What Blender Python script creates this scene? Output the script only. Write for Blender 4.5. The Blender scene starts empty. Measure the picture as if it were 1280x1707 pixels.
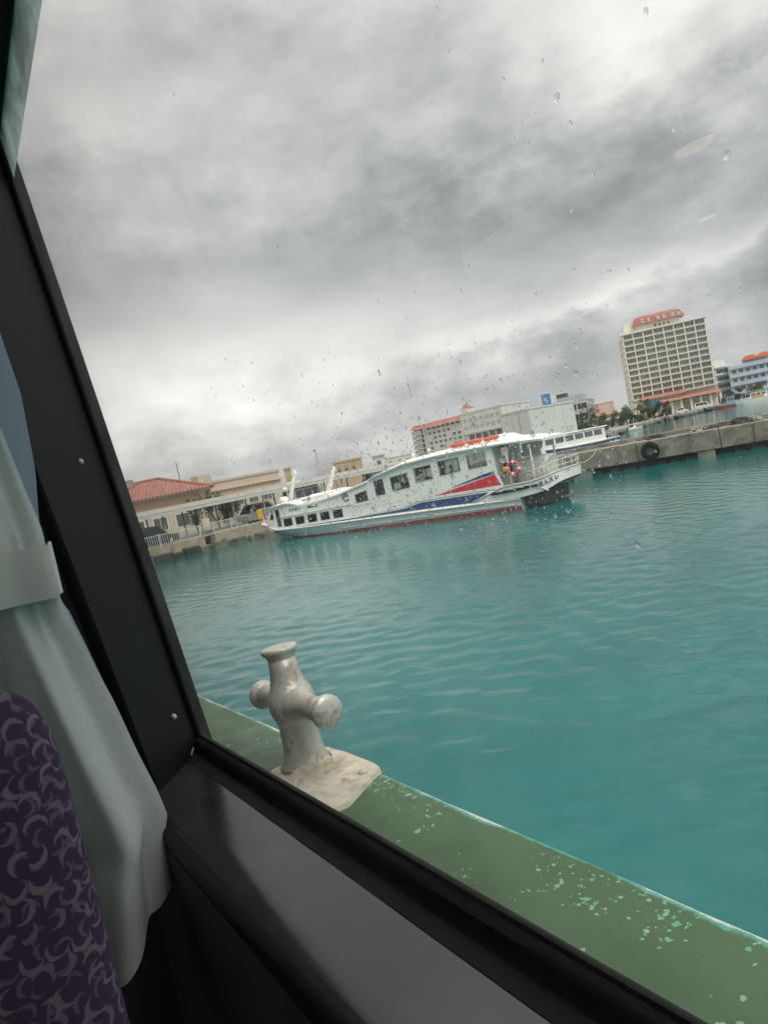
import bpy, math, random
import numpy as np
from mathutils import Matrix, Vector
from mathutils.geometry import tessellate_polygon
random.seed(7)
RNG = np.random.default_rng(11)
SC = bpy.context.scene
COL = SC.collection
R = math.radians

# ------------------------------------------------------------------ camera
FPX, CX, CY = 1150.0, 640.0, 853.5            # lens in pixels of the 1280 x 1707 photograph
EXPOSURE = 0.38
VEIL = 0.035
DROP_H = 0.36
SKY_LOBES = [(310,640,430,100,.38),(150,590,160,60,.05),(880,340,400,110,-.17),(600,430,180,75,-.07),(1110,40,230,80,.20),
             (1000,488,330,18,.17,.10),(1010,590,300,60,-.14),(60,390,90,80,-.12),(130,210,90,50,.13),(240,730,320,60,.10),(640,80,170,150,-.12),(260,60,250,100,-.10),(1250,330,140,140,-.07)]
RAIN_FIELDS = [(3200,0.35,1.7,-0.30,0.25,.00085,.42,0.72,-0.012,0.40,0.065),(900,0.2,1.95,-0.5,0.95,.0005,.5),(110,0.15,0.6,0.0,0.5,.0008,.5),(300,0.35,1.2,-.08,.25,.0008,.4)]
ROLL, HCAM = R(11.2), 3.8                     # the phone is held tilted, 3.8 m above the water
PITCH = R(4.03)
cR, sR, cP, sP = math.cos(ROLL), math.sin(ROLL), math.cos(PITCH), math.sin(PITCH)
def ray(x, y):
    u, v = (x-CX)/FPX, (y-CY)/FPX
    a, b = u*cR - v*sR, u*sR + v*cR
    return Vector((a, cP - sP*b, -sP - cP*b))
def at(x, y, Y):                              # a point of the photograph at the distance Y
    r = ray(x, y)
    return Vector((0, 0, HCAM)) + r*(Y/r.y)
cam_d = bpy.data.cameras.new('camera')
cam_d.lens = FPX/1707*36
cam_d.sensor_width = 36
cam_d.clip_start, cam_d.clip_end = 0.02, 9000
cam = bpy.data.objects.new('camera', cam_d)
COL.objects.link(cam)
pit = lambda x, y, z: Vector((x, cP*y + sP*z, -sP*y + cP*z))
rx_, up_, fw_ = pit(cR, 0, -sR), pit(sR, 0, cR), pit(0, 1, 0)
mw = Matrix.Identity(4)
for i in range(3):
    mw[i][0], mw[i][1], mw[i][2] = rx_[i], up_[i], -fw_[i]
mw[2][3] = HCAM
cam.matrix_world = mw
SC.camera = cam

# ------------------------------------------------------------------ node helpers
class NT:
    def __init__(s, tree):
        s.t = tree
    def n(s, typ, **kw):
        nd = s.t.nodes.new(typ)
        for k, v in kw.items():
            if k.startswith('i_'):
                nd.inputs[k[2:].replace('_', ' ')].default_value = v
            else:
                setattr(nd, k, v)
        return nd
    def l(s, a, b):
        s.t.links.new(a, b)
    def set(s, sock, v):
        if isinstance(v, bpy.types.NodeSocket):
            s.l(v, sock)
        else:
            sock.default_value = v
    def m(s, op, a, b=0.0, c=0.0, clamp=False):
        nd = s.t.nodes.new('ShaderNodeMath')
        nd.operation = op
        nd.use_clamp = clamp
        for i, v in enumerate((a, b, c)):
            s.set(nd.inputs[i], v)
        return nd.outputs[0]
    def vm(s, op, a, b=(0, 0, 0), scale=None):
        nd = s.t.nodes.new('ShaderNodeVectorMath')
        nd.operation = op
        s.set(nd.inputs[0], a)
        s.set(nd.inputs[1], b)
        if scale is not None:
            s.set(nd.inputs['Scale'], scale)
        return nd.outputs['Value'] if op in ('LENGTH', 'DOT_PRODUCT', 'DISTANCE') else nd.outputs[0]
    def mix(s, f, a, b, blend='MIX'):
        nd = s.t.nodes.new('ShaderNodeMix')
        nd.data_type = 'RGBA'
        nd.blend_type = blend
        s.set(nd.inputs[0], f)
        for i, v in ((6, a), (7, b)):
            if not isinstance(v, bpy.types.NodeSocket) and len(v) == 3:
                v = (*v, 1)
            s.set(nd.inputs[i], v)
        return nd.outputs[2]
    def noise(s, vec, scale, detail=4, rough=0.5, dist=0.0, dim='3D'):
        nd = s.t.nodes.new('ShaderNodeTexNoise')
        nd.noise_dimensions = dim
        if vec is not None:
            s.l(vec, nd.inputs['Vector'])
        s.set(nd.inputs['Scale'], scale)
        nd.inputs['Detail'].default_value = detail
        nd.inputs['Roughness'].default_value = rough
        nd.inputs['Distortion'].default_value = dist
        return nd.outputs[0]
    def ramp(s, f, lo, hi, a=0.0, b=1.0):
        nd = s.t.nodes.new('ShaderNodeMapRange')
        nd.interpolation_type = 'SMOOTHSTEP'
        s.set(nd.inputs[0], f)
        for i, v in enumerate((lo, hi, a, b)):
            nd.inputs[i+1].default_value = v
        return nd.outputs[0]

# ------------------------------------------------------------------ sky: a broken grey overcast
SUN_EL, SUN_AZ = R(52), R(145)                # the veiled sun stands high behind the camera, to the right
world = bpy.data.worlds.new('World')
SC.world = world
world.use_nodes = True
wt = NT(world.node_tree)
world.node_tree.nodes.clear()
sky = wt.n('ShaderNodeTexSky', sky_type='NISHITA', sun_disc=False)
sky.sun_elevation, sky.sun_rotation = SUN_EL, SUN_AZ
gen = wt.n('ShaderNodeTexCoord').outputs['Generated']
sep = wt.n('ShaderNodeSeparateXYZ')
wt.l(gen, sep.inputs[0])
dx, dy, dz = sep.outputs
zc = wt.m('MAXIMUM', dz, 0.0)
den = wt.m('ADD', zc, 0.16)
pl = wt.n('ShaderNodeCombineXYZ')
wt.l(wt.m('DIVIDE', dx, den), pl.inputs[0])
wt.l(wt.m('DIVIDE', dy, den), pl.inputs[1])
pv = pl.outputs[0]
n1 = wt.noise(pv, 0.9, 3, 0.52)
gs = wt.n('ShaderNodeMapping')
gs.inputs['Scale'].default_value = (1, 1, 1.6)
wt.l(gen, gs.inputs[0])
n2 = wt.noise(gs.outputs[0], 8.0, 6, 0.6)
n3 = wt.noise(gs.outputs[0], 3.1, 4, 0.55)
az = wt.m('ARCTAN2', dx, dy)
el = wt.m('ARCSINE', dz)
azw = wt.m('ADD', az, wt.m('MULTIPLY', wt.m('SUBTRACT', n3, 0.5), 0.34))
elw = wt.m('ADD', el, wt.m('MULTIPLY', wt.m('SUBTRACT', n2, 0.5), 0.14))
val = None
def lobe(px, py, sx, sy, amp, tilt=0.0):
    global val
    r = ray(px, py).normalized()
    a0, e0 = math.atan2(r.x, r.y), math.asin(r.z)
    u, v = wt.m('SUBTRACT', azw, a0), wt.m('SUBTRACT', elw, e0)
    if tilt:
        v = wt.m('SUBTRACT', v, wt.m('MULTIPLY', u, tilt))
    q = wt.m('ADD', wt.m('POWER', wt.m('ABSOLUTE', wt.m('MULTIPLY', u, FPX/sx)), 2.0),
             wt.m('POWER', wt.m('ABSOLUTE', wt.m('MULTIPLY', v, FPX/sy)), 2.0))
    g = wt.m('MULTIPLY', wt.m('EXPONENT', wt.m('MULTIPLY', q, -1.0)), amp)
    val = g if val is None else wt.m('ADD', val, g)
for L_ in SKY_LOBES:
    lobe(*L_)
base = wt.m('ADD', wt.m('MULTIPLY', wt.m('SUBTRACT', n1, 0.5), 0.34), wt.m('MULTIPLY', wt.m('SUBTRACT', n2, 0.5), 0.60))
base = wt.m('ADD', base, wt.m('MULTIPLY', wt.m('SUBTRACT', n3, 0.5), 0.42))
lum = wt.m('ADD', wt.m('ADD', val, base), 0.495)
lum = wt.m('ADD', lum, wt.m('MULTIPLY', wt.m('POWER', zc, 3.0), 1.3))     # an overcast is brightest overhead
lum = wt.m('MINIMUM', wt.m('MAXIMUM', lum, 0.21), 1.6)
warm = wt.ramp(lum, 0.28, 0.72)
tone = wt.mix(warm, (0.965, 0.995, 1.01), (1.0, 0.985, 0.955))
cl = wt.vm('SCALE', tone, scale=wt.m('MULTIPLY', lum, 10.0))
skyc = wt.mix(0.97, sky.outputs[0], cl)
bg = wt.n('ShaderNodeBackground')
wt.l(skyc, bg.inputs[0])
bg.inputs[1].default_value = 0.1
world.cycles.sampling_method = 'MANUAL'
world.cycles.sample_map_resolution = 256
wo = wt.n('ShaderNodeOutputWorld')
wt.l(bg.outputs[0], wo.inputs[0])

sun_d = bpy.data.lights.new('sun', 'SUN')
sun_d.energy, sun_d.angle, sun_d.color = 1.5, R(35), (1.0, 0.955, 0.88)
sun = bpy.data.objects.new('sun', sun_d)
COL.objects.link(sun)
sd = Vector((math.sin(SUN_AZ)*math.cos(SUN_EL), math.cos(SUN_AZ)*math.cos(SUN_EL), math.sin(SUN_EL)))
sun.rotation_euler = sd.to_track_quat('Z', 'Y').to_euler()
sun.location = sd*80

SC.render.engine = 'CYCLES'
SC.cycles.use_denoising = True
SC.cycles.use_adaptive_sampling = True
SC.cycles.adaptive_threshold = 0.02
SC.cycles.max_bounces = 8
SC.cycles.diffuse_bounces = 3
SC.cycles.glossy_bounces = 3
SC.cycles.transparent_max_bounces = 24
SC.cycles.transmission_bounces = 6
SC.cycles.caustics_reflective = False
SC.cycles.caustics_refractive = False
SC.cycles.sample_clamp_indirect = 6
vs = SC.view_settings
vs.view_transform, vs.look, vs.exposure, vs.gamma = 'Standard', 'None', EXPOSURE, 1.0
vs.use_curve_mapping = False

# ------------------------------------------------------------------ mesh helpers
BASE = {}
class MB:
    def __init__(s):
        s.v, s.f = [], []
    def add(s, vs_, fs):
        o = len(s.v)
        s.v += [tuple(p) for p in vs_]
        s.f += [tuple(i+o for i in f) for f in fs]
        return s
    def box(s, a, b):
        x0, y0, z0 = a
        x1, y1, z1 = b
        return s.add([(x0,y0,z0),(x1,y0,z0),(x1,y1,z0),(x0,y1,z0),(x0,y0,z1),(x1,y0,z1),(x1,y1,z1),(x0,y1,z1)],
                     [(0,3,2,1),(4,5,6,7),(0,1,5,4),(1,2,6,5),(2,3,7,6),(3,0,4,7)])
    def bev(s, a, b, r):                       # a box with its edges cut off
        a, b = Vector(a), Vector(b)
        r = min(r, *[(abs(b[i]-a[i]))/2.05 for i in range(3)])
        pts = []
        for ix in (0, 1):
            for iy in (0, 1):
                for iz in (0, 1):
                    c = [b[0] if ix else a[0], b[1] if iy else a[1], b[2] if iz else a[2]]
                    sg = (-1 if ix else 1, -1 if iy else 1, -1 if iz else 1)
                    for k in range(3):
                        p = [c[i] + (0 if i == k else sg[i]*r) for i in range(3)]
                        pts.append(p)
        I = lambda ix, iy, iz, k: (ix*4+iy*2+iz)*3+k
        f = [(I(0,0,0,0),I(0,0,1,0),I(0,1,1,0),I(0,1,0,0)),(I(1,0,0,0),I(1,1,0,0),I(1,1,1,0),I(1,0,1,0)),
             (I(0,0,0,1),I(1,0,0,1),I(1,0,1,1),I(0,0,1,1)),(I(0,1,0,1),I(0,1,1,1),I(1,1,1,1),I(1,1,0,1)),
             (I(0,0,0,2),I(0,1,0,2),I(1,1,0,2),I(1,0,0,2)),(I(0,0,1,2),I(1,0,1,2),I(1,1,1,2),I(0,1,1,2))]
        for i in (0, 1):
            for j in (0, 1):
                f += [(I(i,j,0,0),I(i,j,0,1),I(i,j,1,1),I(i,j,1,0)),
                      (I(i,0,j,0),I(i,1,j,0),I(i,1,j,2),I(i,0,j,2)),
                      (I(0,i,j,1),I(1,i,j,1),I(1,i,j,2),I(0,i,j,2))]
                for k in (0, 1):
                    f.append((I(i,j,k,0),I(i,j,k,1),I(i,j,k,2)))
        return s.add(pts, f)
    def tube(s, path, r, n=8, cap=True):
        path = [Vector(p) for p in path]
        rs = r if isinstance(r, (list, tuple)) else [r]*len(path)
        rings, prev = [], None
        for i, p in enumerate(path):
            d = (path[min(i+1, len(path)-1)] - path[max(i-1, 0)])
            d.normalize()
            if prev is None:
                prev = d.orthogonal().normalized()
            prev = (prev - d*prev.dot(d))
            prev.normalize()
            q = d.cross(prev)
            rings.append([p + (prev*math.cos(2*math.pi*k/n) + q*math.sin(2*math.pi*k/n))*rs[i] for k in range(n)])
        return s.rings(rings, True, cap)
    def rings(s, rings, closed=True, cap=True):
        n = len(rings[0])
        vs_ = [p for rg in rings for p in rg]
        fs = []
        for i in range(len(rings)-1):
            for k in range(n if closed else n-1):
                k2 = (k+1) % n
                fs.append((i*n+k, i*n+k2, (i+1)*n+k2, (i+1)*n+k))
        if cap and closed:
            fs.append(tuple(range(n))[::-1])
            fs.append(tuple((len(rings)-1)*n+k for k in range(n)))
        return s.add(vs_, fs)
    def lathe(s, prof, base=(0,0,0), axis=(0,0,1), n=24):
        ax = Vector(axis).normalized()
        u = ax.orthogonal().normalized()
        w = ax.cross(u)
        b = Vector(base)
        return s.rings([[b + ax*h + (u*math.cos(2*math.pi*k/n) + w*math.sin(2*math.pi*k/n))*max(r, 1e-4) for k in range(n)] for r, h in prof])
    def prism(s, loops, fn, d0, d1):           # loops: outline plus holes (2D); fn(a, b, d) -> 3D
        pts = [p for lp in loops for p in lp]
        tri = tessellate_polygon([[Vector((p[0], p[1], 0)) for p in lp] for lp in loops])
        n = len(pts)
        vs_ = [fn(p[0], p[1], d0) for p in pts] + [fn(p[0], p[1], d1) for p in pts]
        fs = [t for t in tri] + [tuple(i+n for i in t[::-1]) for t in tri]
        o = 0
        for lp in loops:
            m_ = len(lp)
            for k in range(m_):
                a, b = o+k, o+(k+1) % m_
                fs.append((a, b, b+n, a+n))
            o += m_
        return s.add(vs_, fs)
    def mesh(s, name, off=(0,0,0), smooth=False, fix=True):
        me = bpy.data.meshes.new(name)
        o = Vector(off)
        me.from_pydata([(p[0]-o.x, p[1]-o.y, p[2]-o.z) for p in s.v], [], s.f)
        if fix:
            import bmesh
            bm = bmesh.new()
            bm.from_mesh(me)
            bmesh.ops.recalc_face_normals(bm, faces=bm.faces)
            bm.to_mesh(me)
            bm.free()
        if smooth is not False:
            for p in me.polygons:
                p.use_smooth = True
            if smooth is not True:
                me.set_sharp_from_angle(angle=R(smooth))
        return me
    def build(s, name, mat, parent=None, smooth=False, fix=True, **tags):
        b = BASE.get(root_of(parent), (0,0,0)) if parent else (0,0,0)
        o = bpy.data.objects.new(name, s.mesh(name, b, smooth, fix))
        COL.objects.link(o)
        o.data.materials.append(mat)
        if parent:
            o.parent = parent
        for k, v in tags.items():
            o[k] = v
        return o
def root_of(o):
    while o.parent:
        o = o.parent
    return o
def frame(origin, xax, yax, zax):
    m_ = Matrix.Identity(4)
    for i in range(3):
        m_[i][0], m_[i][1], m_[i][2], m_[i][3] = xax[i], yax[i], zax[i], origin[i]
    return m_
WORLD = Matrix.Identity(4)
def thing(name, label, cat, base=(0,0,0), fr=WORLD, group=None):
    o = bpy.data.objects.new(name, None)
    o.empty_display_size = 0.2
    COL.objects.link(o)
    o.matrix_world = fr @ Matrix.Translation(Vector(base))
    o['label'], o['category'] = label, cat
    if group:
        o['group'] = group
    BASE[o] = tuple(base)
    return o
def solo(mb, name, mat, label, cat, base=(0,0,0), fr=WORLD, group=None, smooth=False, kind=None, fix=True):
    o = bpy.data.objects.new(name, mb.mesh(name, base, smooth, fix))
    COL.objects.link(o)
    o.data.materials.append(mat)
    o.matrix_world = fr @ Matrix.Translation(Vector(base))
    if kind:
        o['kind'] = kind
    if label:
        o['label'] = label
    if cat:
        o['category'] = cat
    if group:
        o['group'] = group
    BASE[o] = tuple(base)
    return o
def struct(mb, name, mat, fr=WORLD, smooth=False, fix=True):
    return solo(mb, name, mat, None, None, (0,0,0), fr, kind='structure', smooth=smooth, fix=fix)
def rep(src, parent, loc, rot=None, scale=None):   # a further copy of a piece, sharing its mesh
    c = src.copy()
    COL.objects.link(c)
    c.parent = parent
    c.location = loc
    if rot is not None:
        c.rotation_euler = rot
    if scale is not None:
        c.scale = scale
    return c
def text_mesh(body, size, mat, name, parent, m_, depth=0.004, spacing=1.0):
    cu = bpy.data.curves.new('lettering', 'FONT')
    cu.body, cu.size, cu.extrude = body, size, depth
    cu.align_x, cu.align_y = 'CENTER', 'CENTER'
    cu.space_character = spacing
    cu.resolution_u = 2
    to = bpy.data.objects.new('lettering', cu)
    COL.objects.link(to)
    bpy.context.view_layer.update()
    me = bpy.data.meshes.new_from_object(to.evaluated_get(bpy.context.evaluated_depsgraph_get()))
    bpy.data.objects.remove(to)
    bpy.data.curves.remove(cu)
    b = BASE.get(root_of(parent), (0,0,0))
    me.transform(Matrix.Translation(-Vector(b)) @ m_)
    o = bpy.data.objects.new(name, me)
    COL.objects.link(o)
    me.materials.clear()
    me.materials.append(mat)
    o.parent = parent
    return o

# ------------------------------------------------------------------ materials
def mat(name, col, rough=0.6, var=0.0, vscale=3.0, bump=0.0, bscale=40.0, metal=0.0, spec=0.5, dirt=None, dscale=1.2, dlo=0.5, dhi=0.75):
    m_ = bpy.data.materials.new(name)
    m_.use_nodes = True
    t = NT(m_.node_tree)
    p = m_.node_tree.nodes['Principled BSDF']
    p.inputs['Roughness'].default_value = rough
    p.inputs['Metallic'].default_value = metal
    p.inputs['Specular IOR Level'].default_value = spec
    tc = t.n('ShaderNodeTexCoord').outputs['Object']
    c = (*col, 1)
    if var:
        n = t.noise(tc, vscale, 5, 0.6)
        f = t.ramp(n, 0.3, 0.7)
        c = t.mix(f, tuple(x*(1-var) for x in col), tuple(min(1, x*(1+var)) for x in col))
    if dirt:
        n = t.noise(tc, dscale, 6, 0.65, 0.4)
        c = t.mix(t.ramp(n, dlo, dhi), c, dirt)
    t.set(p.inputs['Base Color'], c)
    if bump:
        bn = t.n('ShaderNodeBump')
        bn.inputs['Strength'].default_value = bump
        bn.inputs['Distance'].default_value = 0.01
        t.l(t.noise(tc, bscale, 4, 0.6), bn.inputs['Height'])
        t.l(bn.outputs[0], p.inputs['Normal'])
    return m_
def emis(name, col, s):
    m_ = bpy.data.materials.new(name)
    m_.use_nodes = True
    p = m_.node_tree.nodes['Principled BSDF']
    p.inputs['Base Color'].default_value = (*col, 1)
    p.inputs['Emission Color'].default_value = (*col, 1)
    p.inputs['Emission Strength'].default_value = s
    return m_
def glass(name, tint, refl=0.5, rough=0.02, veil=0.0, veilcol=(0.8,0.8,0.8)):
    m_ = bpy.data.materials.new(name)
    m_.use_nodes = True
    nt = m_.node_tree
    nt.nodes.clear()
    t = NT(nt)
    tr = t.n('ShaderNodeBsdfTransparent')
    tr.inputs[0].default_value = (*tint, 1)
    gl = t.n('ShaderNodeBsdfGlossy')
    gl.inputs['Roughness'].default_value = rough
    ge = t.n('ShaderNodeNewGeometry')
    cs = t.m('ABSOLUTE', t.vm('DOT_PRODUCT', ge.outputs['Normal'], ge.outputs['Incoming']))
    fz = t.m('ADD', t.m('MULTIPLY', t.m('POWER', t.m('SUBTRACT', 1.0, cs, clamp=True), 5.0), 0.96), 0.04)
    mx = t.n('ShaderNodeMixShader')
    t.l(t.m('MULTIPLY', fz, refl), mx.inputs[0])
    t.l(tr.outputs[0], mx.inputs[1])
    t.l(gl.outputs[0], mx.inputs[2])
    last = mx.outputs[0]
    if veil:
        tl = t.n('ShaderNodeBsdfTranslucent')
        tl.inputs[0].default_value = (*veilcol, 1)
        tc = t.n('ShaderNodeTexCoord').outputs['Object']
        n = t.noise(tc, 5.0, 6, 0.6, 0.5)
        m2 = t.n('ShaderNodeMixShader')
        t.l(t.m('MULTIPLY', t.ramp(n, 0.35, 0.7, 0.35, 1.0), veil), m2.inputs[0])
        t.l(last, m2.inputs[1])
        t.l(tl.outputs[0], m2.inputs[2])
        last = m2.outputs[0]
    o = t.n('ShaderNodeOutputMaterial')
    t.l(last, o.inputs[0])
    return m_
WHITE = mat('white_paint', (0.83,0.81,0.765), 0.35, 0.04, 1.5, dirt=(0.62,0.60,0.54), dscale=0.9, dlo=0.55, dhi=0.9)
HULLW = mat('shadowed_hull_paint', (0.68,0.69,0.68), 0.35, 0.05, 1.2, dirt=(0.50,0.51,0.48), dscale=1.0, dlo=0.5, dhi=0.85)  # white hull; its shadowed grey is put into the base colour
NAVY = mat('navy_paint', (0.025,0.06,0.17), 0.35, 0.12, 2)
RED = mat('red_paint', (0.60,0.035,0.05), 0.4, 0.08, 2)
BOOT = mat('red_boot_paint', (0.30,0.055,0.045), 0.6, 0.2, 2.5, dirt=(0.20,0.07,0.05), dscale=3)
GREEN_LINE = mat('dark_green_line', (0.06,0.10,0.09), 0.5)
ORANGE = mat('orange_plastic', (0.72,0.13,0.07), 0.5, 0.1, 6)
REDBUOY = mat('red_buoy', (0.68,0.07,0.055), 0.5, 0.1, 6)
BLACKR = mat('black_rubber', (0.009,0.009,0.009), 0.7, 0.25, 8, bump=0.3, spec=0.2)
DARK = mat('dark_grey', (0.05,0.05,0.052), 0.6, 0.2, 3)
GREYP = mat('grey_paint', (0.36,0.36,0.34), 0.5, 0.1, 3)
LGREY = mat('light_grey_paint', (0.58,0.58,0.55), 0.5, 0.08, 3)
STEEL = mat('steel_tube', (0.60,0.60,0.57), 0.35, 0.08, 5)
TINT = glass('tinted_pane', (0.82,0.85,0.84), 0.8)
DTINT = glass('dark_pane', (0.06,0.07,0.07), 1.0)
WINB = mat('far_window_glass', (0.13,0.14,0.135), 0.15, 0.3, 0.4)
YELLOW = mat('yellow_paint', (0.75,0.42,0.03), 0.5, 0.1, 5)
BLUE = mat('blue_sign_paint', (0.06,0.17,0.42), 0.5, 0.15, 4)
LBLUE = mat('pale_blue_sign_paint', (0.30,0.46,0.60), 0.5, 0.1, 4)
# ------------------------------------------------------------------ water
def water_mat():
    m_ = bpy.data.materials.new('harbour_water')
    m_.use_nodes = True
    t = NT(m_.node_tree)
    p = m_.node_tree.nodes['Principled BSDF']
    tc = t.n('ShaderNodeTexCoord').outputs['Object']
    n = t.noise(tc, 0.10, 5, 0.6, 0.6)
    c = t.mix(t.ramp(n, 0.35, 0.68), (0.0025,0.100,0.098), (0.005,0.140,0.133))
    t.l(c, p.inputs['Base Color'])
    p.inputs['Roughness'].default_value = 0.05
    p.inputs['IOR'].default_value = 1.36
    mp = t.n('ShaderNodeMapping')
    mp.inputs['Rotation'].default_value = (0, 0, R(-24))
    mp.inputs['Scale'].default_value = (0.6, 1.25, 1)
    t.l(tc, mp.inputs[0])
    v = mp.outputs[0]
    h = t.m('ADD', t.m('MULTIPLY', t.noise(v, 2.4, 4, 0.62, 0.7), 0.13), t.m('MULTIPLY', t.noise(v, 7.5, 4, 0.62, 0.5), 0.055))
    b = t.n('ShaderNodeBump')
    b.inputs['Strength'].default_value = 0.55
    b.inputs['Distance'].default_value = 0.14
    t.l(h, b.inputs['Height'])
    t.l(b.outputs[0], p.inputs['Normal'])
    return m_
def make_water():
    def axis(lo, hi, flo, fhi, step, grow):
        a = list(np.arange(flo, fhi, step))
        s, x = step, fhi
        while x < hi:
            a.append(x); s *= grow; x += s
        a.append(hi)
        s, x, low = step, flo, []
        while x > lo:
            s *= grow; x -= s; low.append(max(x, lo))
        return np.array(sorted(set(low)) + a)
    xs = axis(-2500, 2500, -14, 24, 0.09, 1.10)
    ys = [-400.0, -60.0, -10.0]
    y = 0.0
    while y < 4000:
        ys.append(y)
        y += 0.07 + 0.0038*y if y < 70 else (y-60)*0.12
    ys = np.array(ys)
    X, Y = np.meshgrid(xs, ys)
    Z = np.zeros_like(X)
    rg = np.random.default_rng(5)
    for i in range(64):
        lam = 0.23*(4.2**rg.random())
        th = R(66) + rg.normal(0, 0.75)
        k = 2*math.pi/lam
        ph = rg.random()*6.28
        amp = 0.0025*lam**0.9
        w = np.clip((lam/ (0.08+0.0038*np.abs(Y)) - 2.2)/2.5, 0, 1)
        Z += amp*w*np.sin(k*(X*math.cos(th)+Y*math.sin(th)) + ph + 1.2*np.sin(0.21*X*rg.random()+0.17*Y))
    fade = np.clip((60-np.abs(X))/35, 0, 1)*np.clip((90-Y)/30, 0, 1)
    Z *= fade
    nx, ny = len(xs), len(ys)
    V = np.stack([X, Y, Z], -1).reshape(-1, 3)
    idx = np.arange(nx*ny).reshape(ny, nx)
    Fq = np.stack([idx[:-1,:-1], idx[:-1,1:], idx[1:,1:], idx[1:,:-1]], -1).reshape(-1, 4)
    me = bpy.data.meshes.new('water')
    me.vertices.add(len(V))
    me.vertices.foreach_set('co', V.ravel())
    me.loops.add(Fq.size)
    me.polygons.add(len(Fq))
    me.loops.foreach_set('vertex_index', Fq.ravel())
    me.polygons.foreach_set('loop_start', np.arange(0, Fq.size, 4))
    me.polygons.foreach_set('loop_total', np.full(len(Fq), 4))
    me.polygons.foreach_set('use_smooth', np.ones(len(Fq), bool))
    me.update()
    me.validate()
    o = bpy.data.objects.new('water', me)
    COL.objects.link(o)
    me.materials.append(water_mat())
    o['kind'] = 'structure'
make_water()

# ------------------------------------------------------------------ the boat the picture is taken from
# its own frame: x out through the window, y forward along the boat, z up, the camera at its origin
_L = Vector((-0.5387, 0.8412, -0.0470)).normalized()
_T = _L.cross(Vector((0, 0, 1))).normalized()
_U = _T.cross(_L)
CAB = frame((0, 0, HCAM), _T, _L, _U)
gT = lambda u: 0.5 - 0.0913*(u+0.559)         # the glass leans inwards
gI = lambda u: 0.316 - 0.12*(u+0.559)         # inner edge of the pillar
DU = -0.85                                    # height of the side deck
BLACKP = mat('black_frame_paint', (0.006,0.0066,0.007), 0.5, 0.2, 6, bump=0.05, bscale=300, spec=0.25)
SILLM = mat('satin_black_sill', (0.022,0.022,0.024), 0.17, 0.2, 5, dirt=(0.045,0.045,0.047), dscale=11, dlo=0.5, dhi=0.8, bump=0.04, bscale=30, spec=1.0)
BROWN = mat('dark_wall_panel', (0.050,0.042,0.033), 0.7, 0.15, 5)
CEIL = mat('cabin_ceiling_panel', (0.20,0.20,0.19), 0.7, 0.05, 3)
CARPET = mat('cabin_carpet', (0.03,0.03,0.045), 0.95, 0.2, 12)

def deck_mat():
    m_ = bpy.data.materials.new('green_deck_paint')
    m_.use_nodes = True
    t = NT(m_.node_tree)
    p = m_.node_tree.nodes['Principled BSDF']
    tc = t.n('ShaderNodeTexCoord').outputs['Object']
    sp = t.n('ShaderNodeSeparateXYZ')
    t.l(tc, sp.inputs[0])
    n = t.noise(tc, 2.2, 6, 0.62, 0.3)
    c = t.mix(t.ramp(n, 0.3, 0.72), (0.036,0.098,0.031), (0.052,0.122,0.046))
    fine = t.noise(tc, 60, 4, 0.7)
    c = t.mix(t.m('MULTIPLY', t.ramp(fine, 0.5, 0.8), 0.25), c, (0.09,0.135,0.08))
    worn = t.ramp(t.noise(tc, 6, 5, 0.7), 0.42, 0.75)                   # scuffed towards the bow
    c = t.mix(t.m('MULTIPLY', t.m('MULTIPLY', worn, t.ramp(sp.outputs[1], 1.5, 2.4)), 0.38), c, (0.24,0.30,0.22))
    for sc, r0, reg in ((30, 0.26, 2.8), (48, 0.36, 2.2), (80, 0.46, 1.9), (130, 0.54, 1.4)):   # chips showing the older mint coat
        vo = t.n('ShaderNodeTexVoronoi')
        vo.inputs['Scale'].default_value = sc
        jit = t.n('ShaderNodeTexNoise')
        jit.inputs['Scale'].default_value = 45
        t.l(tc, jit.inputs['Vector'])
        t.l(t.vm('ADD', tc, t.vm('SCALE', jit.outputs[1], scale=0.034)), vo.inputs['Vector'])
        spc = t.n('ShaderNodeSeparateColor')
        t.l(vo.outputs['Color'], spc.inputs[0])
        gate = t.ramp(t.noise(tc, reg, 3, 0.5), 0.45, 0.62)
        rad = t.m('MULTIPLY', t.m('MULTIPLY', spc.outputs[0], gate), r0*2.1)
        f = t.m('LESS_THAN', vo.outputs['Distance'], t.m('SUBTRACT', rad, r0*0.9))
        c = t.mix(f, c, t.mix(spc.outputs[1], (0.09,0.36,0.20), (0.26,0.46,0.30)))
    # bare edge where ropes rub along the outer corner
    e = t.m('ADD', sp.outputs[0], t.m('MULTIPLY', t.m('SUBTRACT', t.noise(tc, 24, 6, 0.75), 0.5), 0.034))
    e2 = t.m('ADD', e, t.m('MULTIPLY', t.m('SUBTRACT', t.noise(tc, 2.3, 4, 0.6), 0.5), 0.07))
    stn = t.ramp(t.noise(tc, 5.5, 6, 0.7, 1.0), 0.52, 0.70)
    c = t.mix(t.m('MULTIPLY', stn, 0.35), c, (0.028,0.045,0.024))
    c = t.mix(t.ramp(e2, 0.962, 0.972), c, (0.08,0.34,0.24))
    c = t.mix(t.ramp(e2, 0.974, 0.980), c, (0.62,0.63,0.58))
    t.l(c, p.inputs['Base Color'])
    p.inputs['Roughness'].default_value = 0.5
    b = t.n('ShaderNodeBump')
    b.inputs['Strength'].default_value = 0.35
    b.inputs['Distance'].default_value = 0.002
    t.l(t.m('ADD', fine, t.m('MULTIPLY', n, 2.0)), b.inputs['Height'])
    t.l(b.outputs[0], p.inputs['Normal'])
    return m_
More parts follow.
